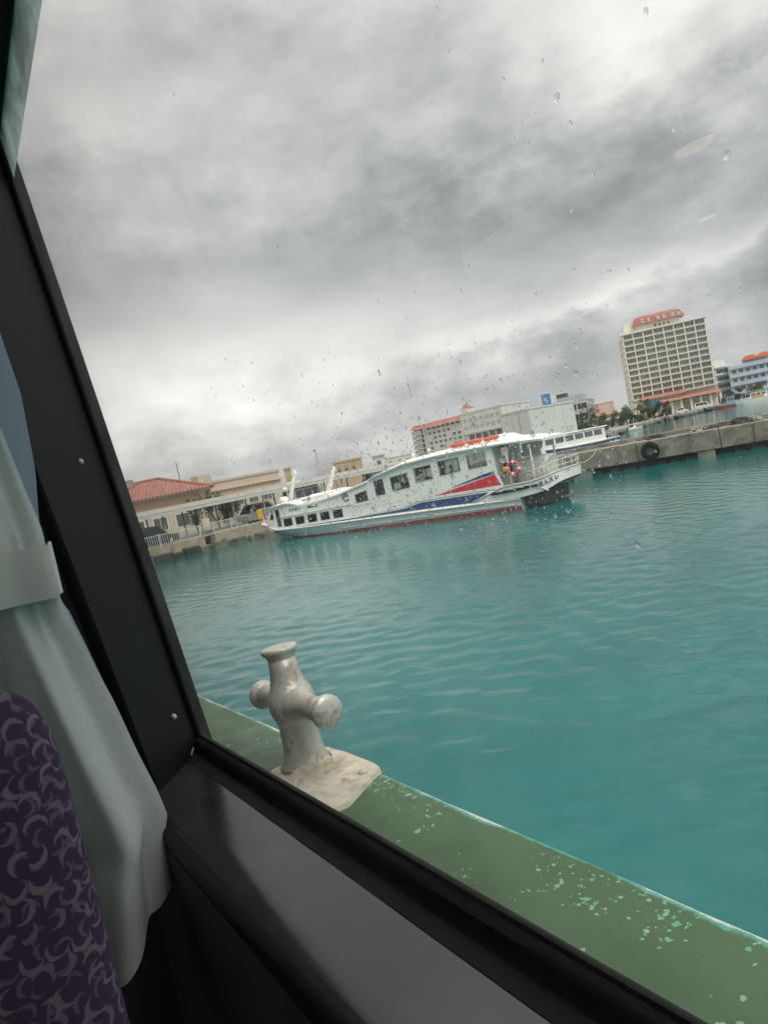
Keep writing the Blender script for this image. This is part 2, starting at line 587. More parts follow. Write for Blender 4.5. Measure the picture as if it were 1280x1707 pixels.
def own_boat():
    g = thing('side_deck', 'green painted side deck with chipped white edge outside the window', 'boat deck', (0,0,0), CAB)
    prof = [(0.52,DU-0.02),(0.53,DU),(0.94,DU+0.001),(0.965,DU-0.001),(0.979,DU-0.005),(0.986,DU-0.012),(0.990,DU-0.024),(0.990,DU-0.06)]
    mb = MB()
    ys = list(np.linspace(-2.5, 6.5, 61))
    rg = random.Random(3)
    mb.rings([[(x + (rg.uniform(-.0016,.0016) if 0.97 < x else 0), y, z + (rg.uniform(-.001,.001) if x > .96 else 0)) for x, z in prof] for y in ys], closed=False)
    mb.build('deck_plate', deck_mat(), g, smooth=True)
    mb = MB()
    mb.rings([[(0.991,y,DU-0.06),(1.02,y,DU-0.07),(1.03,y,DU-0.12),(1.0,y,DU-0.15),(0.93,y,-2.4),(0.80,y,-4.6)] for y in (-2.5,2,6.5)], closed=False)
    mb.build('hull_side', WHITE, g, smooth=40)
    MB().box((0.506,-2.5,DU-0.01),(0.516,6.5,-0.575)).build('cabin_side', BLACKP, g)
    # mooring bitt
    BITT = mat('weathered_aluminium', (0.60,0.585,0.53), 0.30, 0.12, 30, bump=0.22, bscale=90, metal=0.25, dirt=(0.33,0.275,0.20), dscale=15, dlo=0.52, dhi=0.70)
    PLATE = mat('stained_bitt_plate', (0.58,0.53,0.43), 0.6, 0.2, 16, bump=0.4, bscale=60, dirt=(0.25,0.165,0.08), dscale=8, dlo=0.48, dhi=0.72)
    bx, by = 0.852, 2.131
    b = thing('mooring_bitt', 'weathered grey metal mooring bitt with crossbar bolted on the green deck', 'mooring bitt', (bx,by,DU), CAB)
    mb = MB()
    plan = [(0.735,1.770),(0.80,1.766),(0.955,1.862),(0.985,1.885),(0.993,1.93),(0.990,2.12),(0.975,2.235),(0.78,2.245),(0.715,2.20),(0.69,1.82)]
    zt = lambda x, y: DU+0.012+0.026*math.exp(-((x-bx)**2+(y-by)**2)/0.018)
    lo = [(x,y,DU-0.004) for x,y in plan]
    hi = [(bx+(x-bx)*.985, by+(y-by)*.985, DU+0.014) for x,y in plan]
    mid = [(bx+(x-bx)*.6, by+(y-by)*.42, DU+0.022) for x,y in plan]
    inn = [(bx+(x-bx)*.3, by+(y-by)*.2, DU+0.05) for x,y in plan]
    mb.rings([lo,hi,mid,inn]).build('base_plate', PLATE, b, smooth=35)
    for (px_, py_) in ((0.93,1.90),(0.75,1.86),(0.955,2.19),(0.75,2.19)):
        MB().lathe([(0.016,0),(0.016,0.007),(0.010,0.011),(0.004,0.012)], (px_,py_,DU+0.014), n=8).build('bolt', PLATE, b, smooth=40)
    ax = Vector((0.0, 0.04, 1.0)).normalized()
    pr = [(0.090,0.0),(0.082,0.010),(0.074,0.026),(0.068,0.05),(0.064,0.08),(0.061,0.15),(0.067,0.168),(0.074,0.188),(0.078,0.21),(0.078,0.232),(0.072,0.256),(0.061,0.276),(0.053,0.30),(0.048,0.33),(0.0455,0.372)]
    MB().lathe(pr, (bx,by,DU+0.018), ax, 40).build('post', BITT, b, smooth=True)
    MB().lathe([(0.045,-0.014),(0.047,0.0),(0.053,0.010),(0.060,0.016),(0.0625,0.024),(0.060,0.031),(0.052,0.034),(0.03,0.0355),(0.001,0.036)], Vector((bx,by,DU+0.018))+ax*0.372, ax, 40).build('top_cap', BITT, b, smooth=50)
    MB().rings([[(bx+(rr_+.006*math.cos(q*math.pi/3))*math.cos(k*math.pi/20), by+.004+(rr_+.006*math.cos(q*math.pi/3))*math.sin(k*math.pi/20), DU+.030+.006*math.sin(q*math.pi/3)) for q in range(6)] for k in range(41) for rr_ in (.081,)], cap=False).build('weld_ring', mat('dark_weld', (.20,.18,.15), .7, .3, 40, bump=.5, bscale=200), b, smooth=True)
    cz = DU+0.018+0.215
    cy = by+0.215*0.04
    for sgn in (-1, 1):
        a2 = Vector((0.0, sgn, -0.03*sgn))
        MB().lathe([(0.066,0.0),(0.060,0.055),(0.050,0.080),(0.041,0.105),(0.038,0.15),(0.038,0.222)], (bx,cy,cz), a2, 32).build('crossbar_arm', BITT, b, smooth=True)
        MB().lathe([(0.037,0.222),(0.041,0.234),(0.048,0.241),(0.0515,0.249),(0.0515,0.257),(0.048,0.263),(0.039,0.268),(0.022,0.2715),(0.001,0.273)], (bx,cy,cz), a2, 36).build('end_cap', BITT, b, smooth=True)
    # a flat pale stain of old bolts on the deck
    # window and its black frame
    w = thing('cabin_window', 'black framed cabin window wet with rain', 'window', (0.5,1.99,-0.56), CAB)
    mb = MB()
    rows = np.linspace(-1.2, 1.30, 26)
    mb.rings([[(gT(u)+.002,1.992,u),(gT(u)-.016,1.978,u),(gI(u)+.012,1.806,u),(gI(u)+.004,1.800,u),(gI(u)-.004,1.806,u),(gI(u)-.01,1.86,u),(gI(u)-.01,2.12,u),(gT(u)+.03,2.12,u),(gT(u)+.03,1.996,u)] for u in rows])
    mb.build('pillar', BLACKP, w, smooth=30)
    mb = MB()
    mb.rings([[(gT(u)+.003,1.995,u),(gT(u)+.003,1.976,u),(gT(u)-.003,1.970,u),(gT(u)-.010,1.972,u),(gT(u)-.015,1.982,u)] for u in rows[2:]])
    mb.build('gasket', BLACKR, w, smooth=40)
    # bottom gasket along the sill
    mb = MB()
    gp = [(0.505,-0.600),(0.505,-0.559),(0.499,-0.556),(0.493,-0.5565),(0.490,-0.562),(0.482,-0.565),(0.476,-0.570),(0.473,-0.580),(0.470,-0.592),(0.466,-0.597),(0.452,-0.5985),(0.438,-0.600),(0.436,-0.604)]
    rg = random.Random(8)
    mb.rings([[(x, y, z + rg.uniform(-.0006,.0006)) for x, z in gp] for y in np.linspace(-1.2,1.99,50)])
    mb.build('gasket', BLACKR, w, smooth=35)
    mb = MB()
    sp = [(0.470,-0.600),(0.42,-0.602),(0.34,-0.604),(0.298,-0.605),(0.292,-0.607),(0.292,-0.63),(0.47,-0.63)]
    mb.rings([[(x, y, z) for x, z in sp] for y in np.linspace(-1.2,1.97,24)])
    mb.build('sill', SILLM, w, smooth=30)
    mb = MB()
    sp = [(0.2915,-0.606),(0.284,-0.607),(0.276,-0.611),(0.271,-0.618),(0.270,-0.628),(0.273,-0.650),(0.2915,-0.650)]
    mb.rings([[(x, y, z) for x, z in sp] for y in np.linspace(-1.2,1.82,12)])
    mb.build('sill_edge', BLACKP, w, smooth=40)
    # the strip of tinted film along the top and the head of the frame
    def slab(u0, u1, d0, d1, y0=-1.2, y1=1.99):
        return MB().add([(gT(u0)+d0,y0,u0),(gT(u0)+d1,y0,u0),(gT(u1)+d1,y0,u1),(gT(u1)+d0,y0,u1),(gT(u0)+d0,y1,u0),(gT(u0)+d1,y1,u0),(gT(u1)+d1,y1,u1),(gT(u1)+d0,y1,u1)],
                        [(0,1,2,3),(7,6,5,4),(0,4,5,1),(1,5,6,2),(2,6,7,3),(3,7,4,0)])
    slab(-0.575, 1.16, -0.0025, 0.0025).build('pane', glass('wet_window_glass', (0.98,0.982,0.978), 0.75, 0.0, VEIL, (0.80,0.80,0.78)), w)
    FILM = glass('grey_film', (0.16,0.18,0.17), 0.6, 0.1, 1.0, (0.80,0.88,0.86))
    MB().add([(gT(1.022)+.004,-1.2,1.022),(gT(1.022)+.004,1.99,1.022),(gT(1.15)+.004,1.99,1.15),(gT(1.15)+.004,-1.2,1.15)], [(0,1,2,3)]).build('tinted_film', FILM, w, label='grey green tinted film strip along the top of the glass')
    slab(1.135, 1.32, -0.03, 0.03).build('head_frame', BLACKP, w)
    for px_, py_, r in ((135,770,0.0085),(290,1195,0.0085)):
        q = CAB.inverted() @ (Vector((0,0,HCAM)) + ray(px_,py_))
        # intersect with the slanted pillar face
        best = None
        for k in range(400):
            s_ = 1.6+k*0.001
            p_ = q*s_
            f0 = (p_.x - gI(p_.z))/(gT(p_.z)-gI(p_.z))
            d_ = p_.y - (1.80+0.19*f0)
            if best is None or abs(d_) < best[0]:
                best = (abs(d_), p_.copy())
        c_ = best[1]
        nr = Vector((-0.70,-0.72,0)).normalized()
        MB().lathe([(r,-.001),(r,.0015),(r*.8,.004),(r*.4,.0055),(.0005,.006)], c_, nr, 14).build('screw', STEEL, w, smooth=True)
    SEAL = mat('old_sealant', (0.22,0.21,0.19), 0.8, 0.2, 30)
    mb = MB()
    mb.tube([(0.466,1.950,-0.580),(0.455,1.944,-0.592),(0.440,1.938,-0.597),(0.425,1.925,-0.6005),(0.408,1.905,-0.602),(0.375,1.872,-0.603),(0.335,1.828,-0.604)], [0.002,0.0045,0.0045,0.0035,0.002,0.0014,0.001], 7)
    mb.build('sealant', SEAL, w, smooth=True)
    # scratch marks on the sill
    # rain on the outside of the glass
    rain(w)
    # curtain
    curtain()
    seat()
    shell()
def rain(w):
    n_lon, prof = 9, [(1.0,0.0),(0.86,0.26),(0.62,0.62),(0.32,0.90),(0.0,1.0)]
    tv, tf = [], []
    for r_, h_ in prof[:-1]:
        for k in range(n_lon):
            a = 2*math.pi*k/n_lon
            tv.append((h_, r_*math.cos(a), r_*math.sin(a)))
    tv.append((prof[-1][1], 0, 0))
    for i in range(len(prof)-2):
        for k in range(n_lon):
            k2 = (k+1) % n_lon
            tf.append((i*n_lon+k, i*n_lon+k2, (i+1)*n_lon+k2, (i+1)*n_lon+k))
    top = len(tv)-1
    for k in range(n_lon):
        tf.append(((len(prof)-2)*n_lon+k, (len(prof)-2)*n_lon+(k+1) % n_lon, top))
    tf.append(tuple(range(n_lon))[::-1])
    tv = np.array(tv)
    mb = MB()
    rg = np.random.default_rng(21)
    def drop(y, u, r, stretch=1.0, tilt=0.0):
        v = tv.copy()
        ang = np.arctan2(v[:,2], v[:,1])
        wob = 1 + 0.16*np.sin(2*ang+rg.random()*6.28) + 0.09*np.sin(3*ang+rg.random()*6.28)
        yy, zz = v[:,1]*wob*r, v[:,2]*wob*r*stretch
        yy, zz = yy*math.cos(tilt)-zz*math.sin(tilt), yy*math.sin(tilt)+zz*math.cos(tilt)
        zz = u + zz
        xx = gT(zz) + 0.0031 + v[:,0]*r*DROP_H*0.5
        mb.add(np.stack([xx, y+yy, zz], -1).tolist(), tf)
    def field(n, y0, y1, u0, u1, rm, rs, cy=None, cu=None, sy=1, su=1):
        k = 0
        while k < n:
            y, u = rg.uniform(y0, y1), rg.uniform(u0, u1)
            if cy is not None and rg.random() > math.exp(-((y-cy)/sy)**2-((u-cu)/su)**2):
                continue
            k += 1
            r = float(np.clip(rm*math.exp(rg.normal(0, rs)), 0.00035, 0.0042))
            drop(y, u, r, 1.0 + max(0, rg.normal(0.1, 0.25)), rg.normal(0, 0.3))
    for args in RAIN_FIELDS:
        field(*args)
    for px_, py_, r, st in ((922,162,.0030,1.2),(945,205,.0018,1.3),(628,622,.0022,2.2),(678,650,.0020,3.2),(500,626,.0017,1.6),(1205,258,.0032,.8),(1118,215,.0018,1.0),(983,290,.0017,1.2),(948,350,.0024,.7),(525,760,.0016,3.0),(1010,452,.0022,.6),(550,1118,.0016,3.5),(577,1213,.0015,3.5),(160,268,.0010,9.0)):
        q = CAB.inverted() @ (Vector((0,0,HCAM)) + ray(px_,py_))
        s_ = (0.5-0.0913*0.559)/(q.x+0.0913*q.z)
        drop(q.y*s_, q.z*s_, r, st, 0.1)
    gm = bpy.data.materials.new('rain_water')
    gm.use_nodes = True
    gm.node_tree.nodes.clear()
    t = NT(gm.node_tree)
    g_ = t.n('ShaderNodeBsdfGlass')
    g_.inputs['IOR'].default_value = 1.33
    g_.inputs['Roughness'].default_value = 0.0
    o_ = t.n('ShaderNodeOutputMaterial')
    tr_ = t.n('ShaderNodeBsdfTransparent')
    mx_ = t.n('ShaderNodeMixShader')
    mx_.inputs[0].default_value = 0.55
    t.l(g_.outputs[0], mx_.inputs[1])
    t.l(tr_.outputs[0], mx_.inputs[2])
    t.l(mx_.outputs[0], o_.inputs[0])
    solo(mb, 'raindrops', gm, 'raindrops clinging to the outside of the window glass', 'raindrops', (0,0,0), CAB, kind='stuff', smooth=True)
def interp(tab, u):
    tab = sorted(tab)
    return float(np.interp(u, [a for a, _ in tab], [b for _, b in tab]))
def cloth_mat(name, ca, cb, tr=0.3):
    m_ = bpy.data.materials.new(name)
    m_.use_nodes = True
    nt = m_.node_tree
    nt.nodes.clear()
    t = NT(nt)
    tc = t.n('ShaderNodeTexCoord').outputs['Object']
    n = t.noise(tc, 7, 4, 0.6)
    mp = t.n('ShaderNodeMapping')
    mp.inputs['Scale'].default_value = (900, 300, 60)
    t.l(tc, mp.inputs[0])
    wv = t.noise(mp.outputs[0], 1.0, 2, 0.5)
    c = t.mix(t.ramp(n, 0.3, 0.7), ca, cb)
    c = t.mix(t.m('MULTIPLY', t.ramp(wv, 0.35, 0.7), 0.22), c, tuple(x*0.7 for x in ca))
    d = t.n('ShaderNodeBsdfDiffuse')
    tl = t.n('ShaderNodeBsdfTranslucent')
    t.l(c, d.inputs[0])
    t.l(c, tl.inputs[0])
    b = t.n('ShaderNodeBump')
    b.inputs['Strength'].default_value = 0.15
    b.inputs['Distance'].default_value = 0.001
    t.l(wv, b.inputs['Height'])
    t.l(b.outputs[0], d.inputs['Normal'])
    mx = t.n('ShaderNodeMixShader')
    mx.inputs[0].default_value = tr
    t.l(d.outputs[0], mx.inputs[1])
    t.l(tl.outputs[0], mx.inputs[2])
    o = t.n('ShaderNodeOutputMaterial')
    t.l(mx.outputs[0], o.inputs[0])
    return m_
def curtain():
    CL = cloth_mat('sage_curtain_cloth', (0.56,0.61,0.585), (0.62,0.67,0.645), 0.30)
    LI = cloth_mat('blue_grey_lining', (0.46,0.55,0.66), (0.50,0.59,0.70), 0.5)
    c = thing('window_curtain', 'sage green curtain gathered by a tieback beside the window', 'curtain', (0.1,1.5,-0.8), CAB)
    edge = [(1.25,.10),(0.9,.105),(0.6,.122),(0.295,.146),(0.075,.173),(0.0,.172),(-0.06,.176),(-0.12,.190),(-0.18,.206),(-0.31,.237),(-0.44,.262),(-0.52,.280),(-0.585,.290),(-0.62,.276),(-0.66,.269),(-0.74,.262),(-0.82,.252)]
    gath = lambda u: math.exp(-((u+0.01)/0.16)**2)
    def surf(u, s_, front=0.0):                # s_ metres from the free edge, along the cloth
        te = interp(edge, u)
        g_ = gath(u)
        per = 0.165 - 0.05*g_ if u < 0 else 0.16 - 0.045*g_
        ph = 2*math.pi*max(0.0, s_-0.040)/per
        A = (0.050 + 0.024*min(1, max(0, -u)/0.4))*(1-0.5*g_)
        y = 1.50 - A*math.sin(min(ph, 99)-0.9) - 0.010*math.sin(2.3*ph+0.5+2*u) - 0.005*math.sin(23*u+40*s_)*math.sin(9*u+1) - 0.004*math.sin(61*s_+7*u)*(1+g_) - 0.02*g_
        x = te - s_ + 0.012*math.sin(ph*0.5+u*3)*min(1, s_/0.05)
        if s_ < 0.012:                         # the hem turns back a little
            y += (0.012-s_)*0.7
        return (x, y-front, u)
    us = list(np.linspace(1.2, -0.80, 84))
    def ub(s_):
        k = min(1, max(0, (s_-0.05)/0.11))
        return -0.765 - 0.055*k*k*(3-2*k) + 0.03*math.exp(-((s_)/0.02)**2)
    ss = list(np.concatenate([np.linspace(0, 0.03, 8), np.linspace(0.034, 0.5, 92)]))
    mb = MB()
    bottom = lambda s_: 0.02*math.sin(9*s_)
    mb.rings([[surf(1.2+(ub(s_)-1.2)*t_, s_) for s_ in ss] for t_ in np.linspace(0, 1, 90)], closed=False)
    mb.build('curtain_cloth', CL, c, smooth=True, fix=False)
    # stitching along the hem
    ST = mat('hem_thread', (0.20,0.25,0.24), 0.9)
    mb = MB()
    for i in range(134):
        u = 0.45 - i*0.0085
        if -0.075 < u < 0.055:
            continue
        mb.tube([surf(u, 0.044, 0.0008), surf(u-0.0045, 0.044, 0.0008)], 0.0005, 4)
    mb.build('stitching', ST, c, kind='stuff')
    # blue grey lining hanging behind the free edge
    ledge = [(1.25,.15),(0.505,.190),(0.36,.203),(0.2,.196),(0.05,.174),(0.0,.172),(-0.06,.177),(-0.10,.196),(-0.18,.213),(-0.31,.238),(-0.42,.252),(-0.60,.262),(-0.82,.24)]
    mb = MB()
    mb.rings([[(interp(ledge, u)-s_, 1.575+0.045*max(0,-u)+0.006*math.sin(40*s_+1)+1.1*s_, u) for s_ in np.linspace(0, 0.11, 14)] for u in us if u > -0.66], closed=False)
    mb.build('lining', LI, c, smooth=True, fix=False)
    # tieback band
    rings = []
    for k in range(9):
        u = -0.056 + 0.100*k/8
        f = math.sin(math.pi*k/8)*0.003
        ring = []
        for s_ in np.linspace(0.40, 0.012, 26):
            ring.append((0.180-s_, 1.435-f-0.004*math.sin(s_*60), u + 0.02*(s_-0.1) - 0.004))
        for a in np.linspace(-80, 80, 9):
            ring.append((0.168+0.0125*math.cos(R(a)), 1.4875+0.055*math.sin(R(a)), u))
        for s_ in np.linspace(0.012, 0.40, 14):
            ring.append((0.180-s_, 1.552, u))
        rings.append(ring)
    MB().rings(rings, closed=False).build('tieback', cloth_mat('tieback_cloth', (0.56,0.60,0.56), (0.60,0.64,0.60), 0.1), c, smooth=True, fix=False)
def seat():
    m_ = bpy.data.materials.new('purple_seat_fabric')
    m_.use_nodes = True
    t = NT(m_.node_tree)
    p = m_.node_tree.nodes['Principled BSDF']
    uv = t.n('ShaderNodeTexCoord').outputs['UV']
    col = None
    weave = t.noise(uv, 700, 3, 0.6)
    def cres(scale, off, r1, r2, d):
        v = t.vm('ADD', t.vm('SCALE', uv, scale=scale), off)
        j = t.n('ShaderNodeTexNoise')
        j.inputs['Scale'].default_value = 2.2
        j.inputs['Detail'].default_value = 2
        t.l(v, j.inputs['Vector'])
        v = t.vm('ADD', v, t.vm('SCALE', t.vm('SUBTRACT', j.outputs[1], (0.5,0.5,0.5)), scale=0.30))
        vo = t.n('ShaderNodeTexVoronoi', voronoi_dimensions='2D')
        vo.inputs['Scale'].default_value = 1.0
        vo.inputs['Randomness'].default_value = 0.62
        t.l(v, vo.inputs['Vector'])
        loc = t.vm('SUBTRACT', v, vo.outputs['Position'])
        s2 = t.n('ShaderNodeSeparateXYZ')
        t.l(loc, s2.inputs[0])
        sc = t.n('ShaderNodeSeparateColor')
        t.l(vo.outputs['Color'], sc.inputs[0])
        a = t.m('MULTIPLY', sc.outputs[0], 6.283)
        ox, oy = t.m('MULTIPLY', t.m('COSINE', a), d), t.m('MULTIPLY', t.m('SINE', a), d)
        d1 = t.m('SQRT', t.m('ADD', t.m('POWER', s2.outputs[0], 2.0), t.m('POWER', s2.outputs[1], 2.0)))
        ex, ey = t.m('SUBTRACT', s2.outputs[0], ox), t.m('SUBTRACT', s2.outputs[1], oy)
        d2 = t.m('SQRT', t.m('ADD', t.m('POWER', ex, 2.0), t.m('POWER', ey, 2.0)))
        return t.m('MULTIPLY', t.ramp(d1, r1-.03, r1+.03, 1, 0), t.ramp(d2, r2-.03, r2+.03, 0, 1)), sc.outputs[1]
    f1, k1 = cres(34.0, (0.3,0.1,0), 0.47, 0.42, 0.20)
    f2, k2 = cres(37.0, (7.7,3.4,0), 0.40, 0.37, 0.18)
    f = t.m('MAXIMUM', f1, t.m('MULTIPLY', f2, 0.55))
    f = t.m('MULTIPLY', f, t.ramp(weave, 0.3, 0.55, 0.55, 1.0))
    c = t.mix(f, t.mix(t.noise(uv, 12, 3, 0.5), (0.040,0.027,0.060), (0.054,0.036,0.072)), t.mix(k1, (0.17,0.14,0.17), (0.13,0.105,0.15)))
    t.l(c, p.inputs['Base Color'])
    p.inputs['Roughness'].default_value = 0.95
    p.inputs['Specular IOR Level'].default_value = 0.15
    b = t.n('ShaderNodeBump')
    b.inputs['Strength'].default_value = 0.3
    b.inputs['Distance'].default_value = 0.001
    t.l(t.m('ADD', weave, t.m('MULTIPLY', f, 0.5)), b.inputs['Height'])
    t.l(b.outputs[0], p.inputs['Normal'])
    s = thing('passenger_chair', 'purple patterned seat back in front of the camera', 'chair', (-0.18,1.04,-1.3), CAB)
    cx, cy, uc, hh = -0.18, 1.04, -0.70, 0.552
    nseg, rows = 64, list(-0.70 + 0.552*np.sin(np.linspace(-1.2, math.pi/2-0.02, 44)))
    rings, uvs = [], []
    for u in rows:
        q = max(0.0, 1-abs((u-uc)/hh)**10)**0.1
        q2 = max(0.02, 1-max(0, (u-uc)/hh)**5)**0.5
        ring, ul = [], []
        prev, acc = None, 0
        for k in range(nseg+1):
            a = 2*math.pi*k/nseg + math.pi/2
            ca, sa = math.cos(a), math.sin(a)
            x = cx + 0.262*q*math.copysign(abs(ca)**0.42, ca)
            y = cy + 0.088*q2*math.copysign(abs(sa)**0.62, sa) + 0.10*(u+0.7)
            if prev is not None:
                acc += math.hypot(x-prev[0], y-prev[1])
            prev = (x, y)
            ring.append((x, y, u)); ul.append(acc)
        mid = ul[nseg//2]
        rings.append(ring); uvs.append([a_-mid for a_ in ul])
    mb = MB()
    n = nseg+1
    vs_ = [q for r_ in rings for q in r_]
    fs = [(i*n+k, i*n+k+1, (i+1)*n+k+1, (i+1)*n+k) for i in range(len(rows)-1) for k in range(nseg)]
    fs.append(tuple((len(rows)-1)*n+k for k in range(nseg)))
    mb.add(vs_, fs)
    o = mb.build('backrest', m_, s, smooth=True, fix=False)
    lay = o.data.uv_layers.new(name='uv')
    flat = [(uvs[i][k], rows[i]) for i in range(len(rows)) for k in range(n)]
    for lp in o.data.loops:
        lay.data[lp.index].uv = flat[lp.vertex_index]
    o2 = o.copy()  # unseen second backrest, added to block light from the curtain's lower part
    COL.objects.link(o2)
    o2.location = (-0.54,0,0)
    MB().bev((-0.97,1.02,-1.32),(0.06,1.5,-1.16),0.04).build('seat_cushion', m_, s, smooth=30)
    MB().bev((0.07,1.05,-1.25),(0.11,1.42,-0.96),0.012).build('armrest', DARK, s)
def shell():
    def wallbox(name, m_, *boxes):
        mb = MB()
        for a, b in boxes:
            mb.box(a, b)
        struct(mb, name, m_, CAB)
    wallbox('cabin_wall', BROWN, ((0.2705,-4,-1.75),(0.50,5,-0.652)))
    # wall behind the pillar, and the window band going on fore and aft of this window
    mb = MB()
    def lean(y0, y1, u0, u1, a0, a1):
        mb.add([(gT(u0)-a0,y0,u0),(gT(u0)+a1,y0,u0),(gT(u1)+a1,y0,u1),(gT(u1)-a0,y0,u1),(gT(u0)-a0,y1,u0),(gT(u0)+a1,y1,u0),(gT(u1)+a1,y1,u1),(gT(u1)-a0,y1,u1)],
               [(0,1,2,3),(7,6,5,4),(0,4,5,1),(1,5,6,2),(2,6,7,3),(3,7,4,0)])
    lean(2.13, 5.0, -0.65, 1.30, 0.16, 0.03)
    lean(-4.0, -1.21, -0.65, 1.30, 0.05, 0.03)
    mb.add([(-.6,1.90,-1.7),(gI(-1.2)-.012,1.90,-1.2),(gI(1.3)-.012,1.90,1.3),(-.6,1.90,1.3),(-.6,1.93,-1.7),(gI(-1.2)-.012,1.93,-1.2),(gI(1.3)-.012,1.93,1.3),(-.6,1.93,1.3)], [(0,1,2,3),(7,6,5,4),(0,4,5,1),(1,5,6,2),(2,6,7,3),(3,7,4,0)])
    struct(mb, 'cabin_side_wall', mat('grey_wall_panel', (0.09,0.095,0.095), 0.6, 0.1, 4), CAB)
    wallbox('cabin_ceiling', CEIL, ((-2.9,-4,1.325),(0.45,5,1.40)))
    wallbox('cabin_floor', CARPET, ((-2.9,-4,-1.85),(0.50,5,-1.752)))
    wallbox('cabin_bulkhead', CEIL, ((-2.9,5.001,-1.85),(0.5,5.1,1.40)), ((-2.9,-4.1,-1.85),(0.5,-4.001,1.40)))
    wallbox('cabin_far_wall', CEIL, ((-3.0,-4.1,-1.85),(-2.901,5.1,-0.30)), ((-3.0,-4.1,1.0),(-2.901,5.1,1.40)),
            ((-3.0,-4.1,-0.299),(-2.901,-3.6,0.999)), ((-3.0,-0.6,-0.299),(-2.901,-0.4,0.999)), ((-3.0,3.9,-0.299),(-2.901,5.1,0.999)))
own_boat()
# ------------------------------------------------------------------ the moored ferry (x from bow to stern, y across, z up; near side at y = 0)
_a = Vector((15.727, -10.963, 0)).normalized()
FER = frame((-8.774, 46.902, 0), _a, (-_a.y, _a.x, 0), (0, 0, 1))
BEAM, CW = 4.7, 2.35
def ferry():
    f = thing('passenger_ferry', 'white passenger ferry with red and navy side flash moored at the quay', 'ferry', (10,CW,0), FER)
    # hull: top edge, knuckle, red line, waterline, bilge, keel for each station
    S = [((-1.35,2.28,1.27),(-.80,2.30,.92),(-.05,2.32,.10),(0.02,2.33,0),(.2,2.34,-.3),(.35,2.35,-.5)),
         ((-1.0,1.70,1.22),(-.40,1.95,.80),(.55,2.10,.10),(.62,2.12,0),(.8,2.2,-.3),(1.2,2.35,-.6)),
         ((-.45,1.12,1.18),(.20,1.40,.66),(1.15,1.72,.11),(1.25,1.75,0),(1.5,2.0,-.3),(2,2.35,-.65)),
         ((.45,.62,1.12),(1.0,.80,.56),(2.0,1.20,.12),(2.1,1.25,0),(2.4,1.6,-.3),(3,2.35,-.7)),
         ((1.15,.38,.86),(1.7,.52,.50),(2.9,.85,.08),(3.0,.90,0),(3.4,1.3,-.3),(4,2.35,-.75)),
         ((1.75,.25,.74),(2.4,.36,.48),(3.7,.58,.09),(3.8,.62,0),(4.4,1.0,-.3),(5,2.35,-.75)),
         ((4,.05,.70),(4.4,.14,.46),(5.9,.28,.11),(6,.30,0),(6.4,.7,-.3),(7,2.35,-.8)),
         ((9,0,.67),(9,.05,.44),(9.4,.11,.15),(9.5,.13,0),(9.7,.5,-.3),(10,2.35,-.8)),
         ((14,0,.63),(14,.04,.42),(14,.06,.18),(14,.08,0),(14,.4,-.3),(14,2.35,-.8)),
         ((19.35,0.02,.58),(19.35,.05,.40),(19.35,.07,.21),(19.35,.09,0),(19.35,.4,-.3),(19.35,2.35,-.7))]
    mir = lambda p: (p[0], BEAM-p[1], p[2])
    rings = [list(st) + [mir(p) for p in st[::-1]] for st in S]
    MB().rings(rings).build('hull', HULLW, f, smooth=38)
    off = lambda p, d, sd: (p[0], p[1]-d if sd == 0 else BEAM-p[1]+d, p[2])
    for sd in (0, 1):
        mb = MB()
        mb.rings([[off(st[2],.008,sd), off(st[3],.008,sd), off((st[3][0],st[3][1],-.12),.008,sd)] for st in S[3:]], closed=False)
        mb.build('boot_stripe', BOOT, f, smooth=40)
        MB().tube([off(st[0],.02,sd) for st in S[:1]] + [off(st[0],.02,sd) for st in S[1:]], 0.055, 8).build('rub_rail', WHITE, f, smooth=True)
        MB().tube([off((7+q*1.0,.03,.33-.002*q),.01,sd) for q in range(13)], 0.022, 6).build('hull_moulding', HULLW, f, smooth=True)
    # weather deck
    mb = MB()
    mb.rings([[(st[0][0]+.05, st[0][1]+.06, st[0][2]-.16), (st[0][0]+.05, BEAM-st[0][1]-.06, st[0][2]-.16)] for st in S[1:]], closed=False)
    mb.build('foredeck', LGREY, f)
    # bow bulwark cap
    # stern bulwark: a flared band that carries the after deck out over the water
    B = [(16.6,.00,.60,.72),(17.6,-.02,.60,1.02),(18.4,-.05,.60,1.30),(19.3,-.07,.64,1.36),(20.1,-.07,.72,1.38),(20.7,-.02,.82,1.47),(21.1,.16,.95,1.58),(21.36,.46,1.10,1.66),(21.52,1.0,1.15,1.69),(21.62,CW,1.17,1.70)]
    full = B + [(a, BEAM-b, c, d) for a, b, c, d in B[:-1][::-1]]
    mb = MB()
    cen = Vector((18.5, CW, 0))
    rings = []
    for i, (a, b, z0, z1) in enumerate(full):
        ins = 0.10
        ix = a - (ins if a > 21.4 else ins*.5*(a > 20.9))
        iy = b + (ins if b < CW-.01 else (-ins if b > CW+.01 else 0))
        lo_in = (a - (1.0 if a > 20.9 else 0.25*(a > 20.3)), b + (.30 if b < CW-.01 else (-.30 if b > CW+.01 else 0)), z0-.03)
        rings.append([(a, b, z1), (ix, iy, z1), (ix, iy, z0+.12), lo_in, (a, b, z0)])
    mb.rings(rings).build('stern_bulwark', WHITE, f, smooth=35)
    MB().tube([(a, b-.01, z1+.01) if b < CW else (a, b+.01, z1+.01) for a, b, z0, z1 in full], 0.045, 7).build('stern_cap_rail', LGREY, f, smooth=True)
    mb = MB()
    mb.rings([[(a, b+.12, 1.02), (a, BEAM-b-.12, 1.02)] for a, b, _, _ in B[1:-1]], closed=False)
    mb.build('after_deck', GREYP, f)
